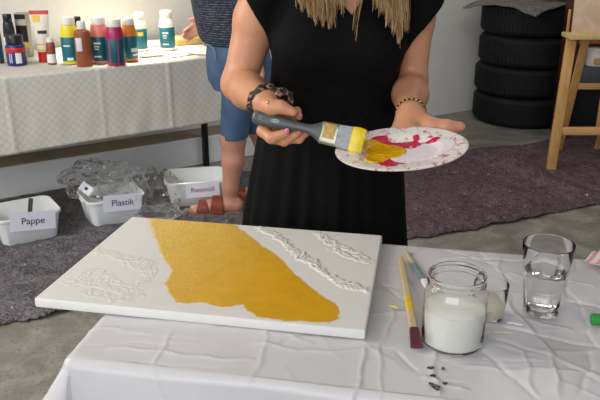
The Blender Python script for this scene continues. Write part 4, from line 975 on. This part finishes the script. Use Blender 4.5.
# scrunchie and bead bracelet
def ringpts(c, d, r, n=40, wob=0, flat=1):
    d = Vector(d).normalized(); x = d.cross(Vector((0, 0, 1))).normalized(); y = d.cross(x)
    return [c + x * (r * math.cos(a)) + y * (r * flat * math.sin(a)) + d * (wob * math.sin(a * 5)) for a in np.linspace(0, 2 * math.pi, n)]
dR = wrR - elR; dL = wrL - elL
b = MB(); pts = ringpts(wrR + dR.normalized() * -.008 + Vector((.004, 0, -.002)), dR, .0305, 72, .004); b.tube(pts, [.0115 + .0014 * math.sin(i * .9) + .0006 * math.sin(i * 1.7) for i in range(72)], 12, cap=False); b.build('hair_scrunchie', M['leopard'], woman)
b = MB(); pts = ringpts(A(283, 99, 1.475), dR, .014, 40, .003); b.tube(pts, [.0085 + .0012 * math.sin(i * .9) for i in range(40)], 10, cap=False); b.build('hair_scrunchie', M['leopard'], woman)
b = MB()
for i, q in enumerate(ringpts(wrL + dL.normalized() * -.020, dL, .0315, 41)[:-1]): b.ellipsoid(q, (.0029,) * 3, i % 2, n=1)
b.build('bead_bracelet', [M['gold'], M['dark_bead']], woman)
b = MB(); b.tube(ringpts(Vector(hp(268, 103, -.012)), (1, 0, .2), .004, 16), .0016, 6, cap=False); b.build('ring', M['gold'], woman)

# ------------------------------------------------------------------ flat brush in her hand
P0, P1 = A(253, 116, BY_ + .004), A(364, 142, 1.385)
d = (P1 - P0); BL = d.length; d.normalize(); zf = Vector((0, -1, .35)); x = d.cross(zf).normalized(); zf = x.cross(d)
bx = (P1 - P0) / 111.0
hb = empty('flat_paintbrush', P0); hb.matrix_world = Matrix(((d.x, x.x, zf.x, P0.x), (d.y, x.y, zf.y, P0.y), (d.z, x.z, zf.z, P0.z), (0, 0, 0, 1))); tag(hb, 'wide flat paintbrush with grey handle and yellow paint in her hand', 'paintbrush')
k = BL / 111.0
def slab(profile, m, nm, parent=hb, e=.55):
    rings = [[(xx * k, math.copysign(abs(math.cos(q)) ** e, math.cos(q)) * w * k / 2, math.copysign(abs(math.sin(q)) ** e, math.sin(q)) * h / 2) for q in np.linspace(0, 2 * math.pi, 28, endpoint=False)] for xx, w, h in profile]
    vs, fs = loft(rings); b = MB(); b.add(vs, fs); return b.build(nm, m, parent)
hd = slab([(0, 9, .008), (.8, 12, .012), (3, 14, .015), (9, 15, .0165), (18, 14.5, .0175), (27, 12.5, .018), (37, 10, .018), (46, 8.6, .017), (54, 8.8, .016), (60, 11, .0155), (65, 16, .015), (68.5, 20, .015), (70, 20.5, .015)], M['handle'], 'handle', e=.8)
b = MB(); b.lathe([(.0026, 0), (.0040, 0), (.0040, .0008), (.0026, .0008)], 24, closed=True); o = b.build('hang_hole', M['grey_metal'], hd); o.location = (9 * k, 0, .0082)
b = MB(); b.lathe([(.0005, 0), (.0027, 0), (.0027, .0005), (.0005, .0005)], 20); o = b.build('hole_shadow', M['black_metal'], hd); o.location = (9 * k, 0, .0082)
b = MB(); b.prism([(.0085 * math.cos(a), .0036 * math.sin(a)) for a in np.linspace(0, 2 * math.pi, 24, endpoint=False)], 0, .0005); o = b.build('printed_oval', M['handle_hi'], hd); o.location = (24 * k, 0, .0089); o.rotation_euler = (0, .02, -.06)
b = MB()
for i in range(5): b.box((-.0055 + i * .0024, -.0014 + .0004 * (i % 2), .0005), (-.0040 + i * .0024, .0014 - .0003 * (i % 3), .0008))
o2 = b.build('print_mark', M['handle'], o)
fe = slab([(69, 21, .0135), (70, 21.5, .0145), (74, 21.5, .014), (75, 21.8, .0146), (84, 21.8, .0140), (85, 22, .0138)], M['ferrule'], 'ferrule')
b = MB(); b.box((71.5 * k, -.019, .0070), (83 * k, .010, .0075), .0002); b.build('ochre_smear', M['ferrule_smear'], fe)
br = slab([(84.5, 21, .0125), (92, 22.5, .0130), (101, 23.5, .0128), (103, 23.6, .0120)], M['bristle'], 'bristles')
slab([(98.5, 23.6, .0130), (101, 24.4, .0140), (105, 24.8, .0125), (109, 24, .0085), (111, 22.5, .0045)], M['p_bright'], 'yellow_bristle_tip', br)

# ------------------------------------------------------------------ plate
PC = A(401, 146.5, 1.375); PR = 66 / FPX * (1.375 * CS + (CAM_H - PC.z) * SN)
pl_ = empty('plate', PC); tag(pl_, 'white ribbed plate smeared with yellow, magenta and lilac paint on her palm', 'plate')
pl_.rotation_euler = (math.radians(1.8), math.radians(-5.5), 0)
prof = [(.0, -.0145), (.055, -.0145), (.068, -.0130), (.080, -.0075), (.084, -.0055), (.096, -.003), (PR - .007, -.0005), (PR - .004, .0005), (PR, -.0004), (PR - .001, -.0032), (.086, -.0105), (.072, -.0170), (.070, -.0200), (.064, -.0200), (.062, -.0180), (.0, -.0178)]
def rib(r, z, a): return r
b = MB(); n = 120; vs = []; fs = []
for (r, z) in prof:
    for q in range(n):
        a = 2 * math.pi * q / n; zz = z + (max(0, .0016 * math.cos(a * 44)) if .08 < r < PR - .006 else 0); vs.append((max(r, .0005) * math.cos(a), max(r, .0005) * math.sin(a), zz))
for i in range(len(prof) - 1):
    for q in range(n): fs.append((i * n + q, (i + 1) * n + q, (i + 1) * n + (q + 1) % n, i * n + (q + 1) % n))
fs.append(tuple(range(n))); fs.append(tuple(reversed([(len(prof) - 1) * n + q for q in range(n)])))
b.add(vs, fs); b.build('dish', M['plate'], pl_)
bpy.context.view_layer.update(); PI_ = pl_.matrix_basis.inverted()
def topz(r): return float(np.interp(r, [0, .055, .068, .082, PR - .004, PR], [-.0145, -.0145, -.0130, -.006, .0005, -.0004]))
def onplate(px, py):
    o = PI_ @ Vector((0, 0, CAM_H)); q = PI_ @ A(px, py, 1.375); dd = (q - o).normalized(); h = -.011
    for _ in range(6): t = (h - o.z) / dd.z; w = o + dd * t; h = topz(min(math.hypot(w.x, w.y), PR))
    return w.x, w.y
def smear(poly, m, name, th, seed):
    pts = [Vector(onplate(*q)) for q in poly]; out = []
    for i in range(len(pts)):                                            # rounded outline
        p0, p1, p2, p3 = pts[i - 1], pts[i], pts[(i + 1) % len(pts)], pts[(i + 2) % len(pts)]
        for t in (0, .25, .5, .75): out.append(.5 * ((2 * p1) + (p2 - p0) * t + (2 * p0 - 5 * p1 + 4 * p2 - p3) * t * t + (3 * p1 - p0 - 3 * p2 + p3) * t ** 3))
    P2 = [(p.x, p.y) for p in out]; xs = [p[0] for p in P2]; ys = [p[1] for p in P2]; st = .0016
    nx = int((max(xs) - min(xs)) / st) + 2; ny = int((max(ys) - min(ys)) / st) + 2; idx = {}; vs = []; fs = []
    for j in range(ny):
        for i in range(nx):
            x = min(xs) + i * st; y = min(ys) + j * st; jx = .0030 * noise.noise(Vector((x * 240, y * 240, seed)))
            r = math.hypot(x, y)
            if r < PR - .003 and inside(P2, x + jx, y + jx):
                e = min(1, polydist(P2, x, y) / .004); z = topz(r) + .0014 + th * e * (.6 + .6 * abs(noise.noise(Vector((x * 70, y * 160, seed))))); idx[i, j] = len(vs); vs.append((x, y, z))
    for (i, j) in list(idx):
        q = [(i, j), (i + 1, j), (i + 1, j + 1), (i, j + 1)]
        if all(c in idx for c in q): fs.append(tuple(idx[c] for c in q))
    o = mesh(name, vs, fs, m, pl_); md = o.modifiers.new('t', 'SOLIDIFY'); md.thickness = .0018; md.offset = -1; return o
smear([(404, 146), (420, 141), (446, 139), (456, 142), (452, 149), (440, 156), (424, 161), (404, 164), (386, 164), (392, 158), (402, 153)], M['p_lilac'], 'lilac_paint', .0012, 1)
smear([(372, 138), (386, 136), (392, 143), (412, 142), (412, 136), (419, 135), (421, 140), (438, 137), (441, 142), (424, 146), (414, 150), (402, 150), (386, 150), (370, 146)], M['p_pink'], 'magenta_paint', .0016, 2)
smear([(378, 163), (388, 159), (396, 162), (404, 164), (394, 167), (380, 166)], M['p_pink'], 'magenta_paint', .0014, 3)
smear([(360, 143), (372, 140), (388, 145), (402, 148), (408, 153), (400, 158), (388, 161), (378, 164), (364, 161), (366, 152)], M['p_yellow'], 'yellow_paint', .003, 4)

# ------------------------------------------------------------------ the second person at the paint table
QY = 3.50
hipx = A(240, 60, QY).x; an = G(231, 212, 0); hp2 = Vector((hipx, QY, .80))
G2 = Field((-1.0, 3.2, 0.0), (.10, 4.3, 1.62), .0055)
ankle = Vector((an.x, QY - .005, .075)); kneeL = A(233, 140, QY); kneeL.z = min(kneeL.z, .42)
G2.chain([((hipx + .005, QY - .03, .78), .085), (tuple(kneeL), .060), (tuple(kneeL.lerp(ankle, .32) + Vector((.006, 0, 0))), .054), (tuple(kneeL.lerp(ankle, .75)), .038), (tuple(ankle), .033)], .02)
heel, toe = G(236, 216, 0), G(192, 216.5, 0)
def foot(h, t_, a):
    dz = (t_ - h).normalized()
    G2.chain([(tuple(a), .036), ((h.x, h.y, .062), .033), (tuple(h.lerp(t_, .55) + Vector((0, 0, .055))), .032), (tuple(h.lerp(t_, .86) + Vector((0, 0, .043))), .022)], .02)
    n_ = Vector((-dz.y, dz.x, 0))
    for i, (o_, r) in enumerate(((-.028, .013), (-.012, .0105), (.004, .010), (.018, .0095), (.030, .009))):
        b0 = h.lerp(t_, .82) + n_ * o_ + Vector((0, 0, .042)); e0 = h.lerp(t_, .995 - .03 * i) + n_ * o_ + Vector((0, 0, .036)); G2.chain([(tuple(b0), r * 1.1), (tuple(e0), r)], .004)
foot(heel, toe, ankle)
ankle2 = Vector((hipx + .12, QY + .16, .075)); G2.chain([((hipx + .03, QY + .06, .78), .085), ((hipx + .08, QY + .12, .42), .058), ((hipx + .115, QY + .14, .30), .056), (tuple(ankle2), .036)], .02)
h2 = Vector((ankle2.x + .02, ankle2.y, 0)); t2 = h2 + Vector((-.22, .03, 0)); foot(h2, t2, ankle2)
tx2 = A(231, 10, QY).x
G2.column([(.74, hipx, QY, .13, .12), (.86, hipx - .004, QY, .135, .12), (1.0, tx2, QY + .01, .14, .11), (1.14, tx2 - .01, QY + .02, .15, .12), (1.24, tx2 - .015, QY + .02, .12, .11), (1.29, tx2 - .02, QY + .02, .06, .06)], .02)
nx2 = tx2 - .025
G2.cone((nx2, QY + .02, 1.27), (nx2 - .02, QY + .02, 1.38), .05, .046, .03); hc = Vector((nx2 - .045, QY + .03, 1.475))
G2.ell(tuple(hc), (.092, .075, .094), .01); G2.ell((hc.x - .045, hc.y, hc.z - .065), (.05, .05, .055), .03); G2.cone((hc.x - .098, hc.y, hc.z - .02), (hc.x - .108, hc.y, hc.z - .045), .008, .012, .01)
for sy in (-1, 1): G2.ell((hc.x + .005, hc.y + sy * .075, hc.z - .02), (.02, .010, .03), .006)
sF = Vector((tx2 - .03, QY + .13, 1.22)); eF = A(214, 12, 3.74); wF = A(208, 22, 3.82); tipF = A(190, 32, 3.88)
sN = Vector((tx2 + .03, QY - .10, 1.22)); eN = Vector((tx2 + .10, QY - .12, .98)); wN = A(256, 56, QY - .16)
for s_, e_, w_ in ((sF, eF, wF), (sN, eN, wN)): G2.cone((nx2, QY + .02, 1.235), tuple(s_), .05, .05, .03); G2.chain([(tuple(s_), .048), (tuple(e_), .037), (tuple(w_), .025)], .02)
def hand2(w, dirv, side, curl):
    dirv = dirv.normalized(); s_ = side.normalized(); up = dirv.cross(s_)
    for i, o_ in enumerate((-.026, -.009, .009, .026)):
        k_ = w + dirv * (.085 - .005 * abs(i - 1)) + s_ * o_; G2.cone(tuple(w), tuple(k_), .021, .0125, .012)
        L = (.062, .072, .068, .052)[i]; c1_ = k_ + dirv * L * .45 + up * curl * .012; c2_ = c1_ + dirv * L * .33 + up * curl * .02; c3_ = c2_ + dirv * L * .15 + up * curl * .022
        G2.chain([(tuple(k_), .0112), (tuple(c1_), .0104), (tuple(c2_), .0095), (tuple(c3_), .0085)], .003)
    t0 = w + dirv * .03 - s_ * .026; t1 = w + dirv * .065 - s_ * .05 + up * curl * .008; t2_ = t1 + dirv * .04 - s_ * .012 + up * curl * .012
    G2.chain([(tuple(w), .02), (tuple(t0), .017), (tuple(t1), .0125), (tuple(t2_), .0098)], .008)
hand2(wF, tipF - wF, Vector((.1, .3, -1)), 1); hand2(wN, Vector((0, -.02, -1)), Vector((1, 0, 0)), 1)
p2 = G2.mesh('person', M['skin_leg']); p2['label'] = 'person in a dark flecked sweater and denim shorts standing at the paint table'; p2['category'] = 'person'
# sweater
K2 = Field((-.95, 3.2, .76), (.12, 4.05, 1.34), .006)
def r2(py, xl, xr, ry, dy=0): l, r = A(xl, py, QY), A(xr, py, QY); return (l.z, (l.x + r.x) / 2, QY + dy, (r.x - l.x) / 2, ry)
K2.column([r2(43, 206, 270, .145), r2(38, 200, 271, .155), r2(28, 197, 271, .16, .005), r2(12, 193, 270, .155, .01), r2(0, 190, 268, .15, .015), (1.13, tx2 - .005, QY + .02, .185, .145), (1.21, tx2 - .012, QY + .02, .16, .125), (1.275, tx2 - .02, QY + .02, .085, .08), (1.30, tx2 - .02, QY + .02, .065, .065)], .02, lambda Z, a: 1 + .012 * np.sin(a * 5 + Z * 18))
for s_, e_, w_, tt in ((sF, eF, wF, .97), (sN, eN, wN, .55)):
    K2.cone((nx2, QY + .02, 1.23), tuple(s_), .056, .060, .03); K2.cone(tuple(s_), tuple(e_), .060, .050, .03); K2.cone(tuple(e_), tuple(e_.lerp(w_, tt)), .048, .036, .02, (tuple(e_.lerp(w_, tt)), tuple((w_ - e_).normalized())))
K2.mesh('flecked_sweater', M['knit'], p2)
# denim shorts, two legs
J2 = Field((-.62, 3.3, .36), (.06, 3.95, .88), .0055)
J2.column([r2(40, 207, 268, .138), r2(55, 206, 270, .145), (.70, hipx + .01, QY, .165, .145), (.655, hipx + .02, QY, .15, .14)], .02, lambda Z, a: 1 + .008 * np.sin(a * 7 + Z * 30))
hem = A(232, 137, QY)
J2.cone((hipx + .005, QY - .03, .72), (hem.x + .002, QY - .01, hem.z - .06), .088, .064, .03, ((hem.x, QY, hem.z), (0.05, 0, -1)))
J2.cone((hipx + .03, QY + .06, .72), (hipx + .09, QY + .13, hem.z - .06), .105, .070, .03, ((hem.x, QY, hem.z), (0, 0, -1)))
J2.carve((-.62, 3.3, .36), (.06, 3.95, hem.z + .03), lambda X_, Y_, Z_: np.maximum(np.minimum(np.hypot(X_ - hem.x, Y_ - (QY - .008)), np.hypot(X_ - hipx - .088, Y_ - QY - .125)) - .064, Z_ - hem.z - .02))
jn = J2.mesh('denim_shorts', M['denim'], p2)
b = MB(); pts = [A(px, py, QY - d_) for px, py, d_ in ((204, 43.5, .07), (209, 45, .10), (213, 48, .118), (215, 53, .124), (215, 60, .128))]; b.tube(pts, .0022, 6); b.build('pocket_seam', M['denim_seam'], jn)
b = MB(); b.tube(ringpts(A(205.5, 43.5, QY - .06), (0, 1, 0), .008, 20), .0022, 6, cap=False); b.build('metal_ring', M['silver'], jn)
# sandals
def sandal(h, t_, nm):
    dv = (t_ - h); L = dv.length; dv.normalize(); nn = Vector((-dv.y, dv.x, 0)); X = Matrix(((dv.x, nn.x, 0, h.x), (dv.y, nn.y, 0, h.y), (0, 0, 1, 0.010), (0, 0, 0, 1)))
    out = [(-.035, 0), (-.030, .026), (-.005, .036), (.08, .036), (.15, .046), (.20, .046), (L + .012, .030), (L + .022, 0), (L + .012, -.034), (.19, -.048), (.14, -.044), (.08, -.034), (-.005, -.036), (-.030, -.026)]
    b = MB(); b.prism(out, .0, .008, 0, X); so = b.build('outsole', M['sole'], p2); b = MB(); b.prism([(x * .985, y * .97) for x, y in out], .008, .026, 0, X); b.build('cork_footbed', M['cork'], p2)
    for x0, x1, zt in ((.136, .196, .070), (.060, .126, .094)):
        vs = []; n = 16
        for x_ in (x0, x1):
            for r_ in (0, .004):
                for q in range(n + 1):
                    a = math.pi * q / n; c_, s_ = math.cos(a), math.sin(a); vs.append((x_ - (.012 * s_ if x_ == x1 else -.004 * s_), (.042 + r_) * math.copysign(abs(c_) ** .7, c_), .020 + (zt - .020 + r_) * s_ ** .7))
        m_ = n + 1; fs = []
        for q in range(n): fs += [(q, q + 1, 2 * m_ + q + 1, 2 * m_ + q), (m_ + q, 3 * m_ + q, 3 * m_ + q + 1, m_ + q + 1), (q, m_ + q, m_ + q + 1, q + 1), (2 * m_ + q, 2 * m_ + q + 1, 3 * m_ + q + 1, 3 * m_ + q)]
        b = MB(); b.add(vs, fs, 0, X); b.build('sandal_strap', M['leather'], p2)
sandal(heel, toe, 'l'); sandal(h2, t2, 'r')
F2 = Field((hc.x - .16, hc.y - .15, 1.2), (hc.x + .2, hc.y + .15, 1.62), .006); F2.ell((hc.x + .012, hc.y, hc.z + .018), (.098, .086, .092), .01); F2.ell((hc.x + .06, hc.y, hc.z - .06), (.055, .075, .10), .03); F2.ell((hc.x - .09, hc.y, hc.z - .04), (.07, .07, .08), .02, True)
F2.mesh('hair', M['brown_hair'], p2)

# ------------------------------------------------------------------ light, camera
W = bpy.data.worlds.new('daylight'); SC.world = W; W.use_nodes = True
W.node_tree.nodes['Background'].inputs['Color'].default_value = (.82, .90, 1.0, 1); W.node_tree.nodes['Background'].inputs['Strength'].default_value = .58
def area(name, loc, target, sx, sy, power, col):
    l = bpy.data.lights.new(name, 'AREA'); l.shape = 'RECTANGLE'; l.size = sx; l.size_y = sy; l.energy = power; l.color = col
    o = bpy.data.objects.new(name, l); COL.objects.link(o); o.location = loc; o.rotation_euler = (Vector(target) - Vector(loc)).to_track_quat('-Z', 'Y').to_euler(); return o
area('garage_door_daylight', (-1.2, -1.9, 2.3), (0, 2.2, .9), 3.0, 2.2, 84, (.97, .98, 1.0))
area('added_left_fill', (-2.6, 1.6, 2.2), (-.2, 2.2, .8), 1.6, 1.4, 60, (1.0, .96, .90))  # side lamp added to lift the back left, not an actual window
area('added_top_fill', (.9, 3.6, 2.85), (1.1, 4.0, 0), 1.4, 1.4, 24, (.98, .98, 1.0))  # unseen overhead lamp added to brighten the right wall and floor
sp = bpy.data.lights.new('sun_through_skylight', 'SPOT'); sp.energy = 700; sp.color = (1, .90, .70); sp.spot_size = math.radians(25); sp.spot_blend = .6; sp.shadow_soft_size = .10
so = bpy.data.objects.new('sun_through_skylight', sp); COL.objects.link(so); so.location = TB(.70, .42, 2.8); so.rotation_euler = (TB(.70, .36, .75) - Vector(so.location)).to_track_quat('-Z', 'Y').to_euler()
cam = bpy.data.cameras.new('camera'); co = bpy.data.objects.new('camera', cam); COL.objects.link(co); co.location = (0, 0, CAM_H); co.rotation_euler = (math.pi / 2 - TH, 0, 0)
cam.sensor_width = 36; cam.sensor_fit = 'HORIZONTAL'; cam.lens = FPX / 600 * 36; cam.clip_start = .02; SC.camera = co
SC.view_settings.view_transform = 'Standard'; SC.view_settings.look = 'None'; SC.view_settings.exposure = 0.0; SC.view_settings.gamma = 1; SC.view_settings.use_curve_mapping = False
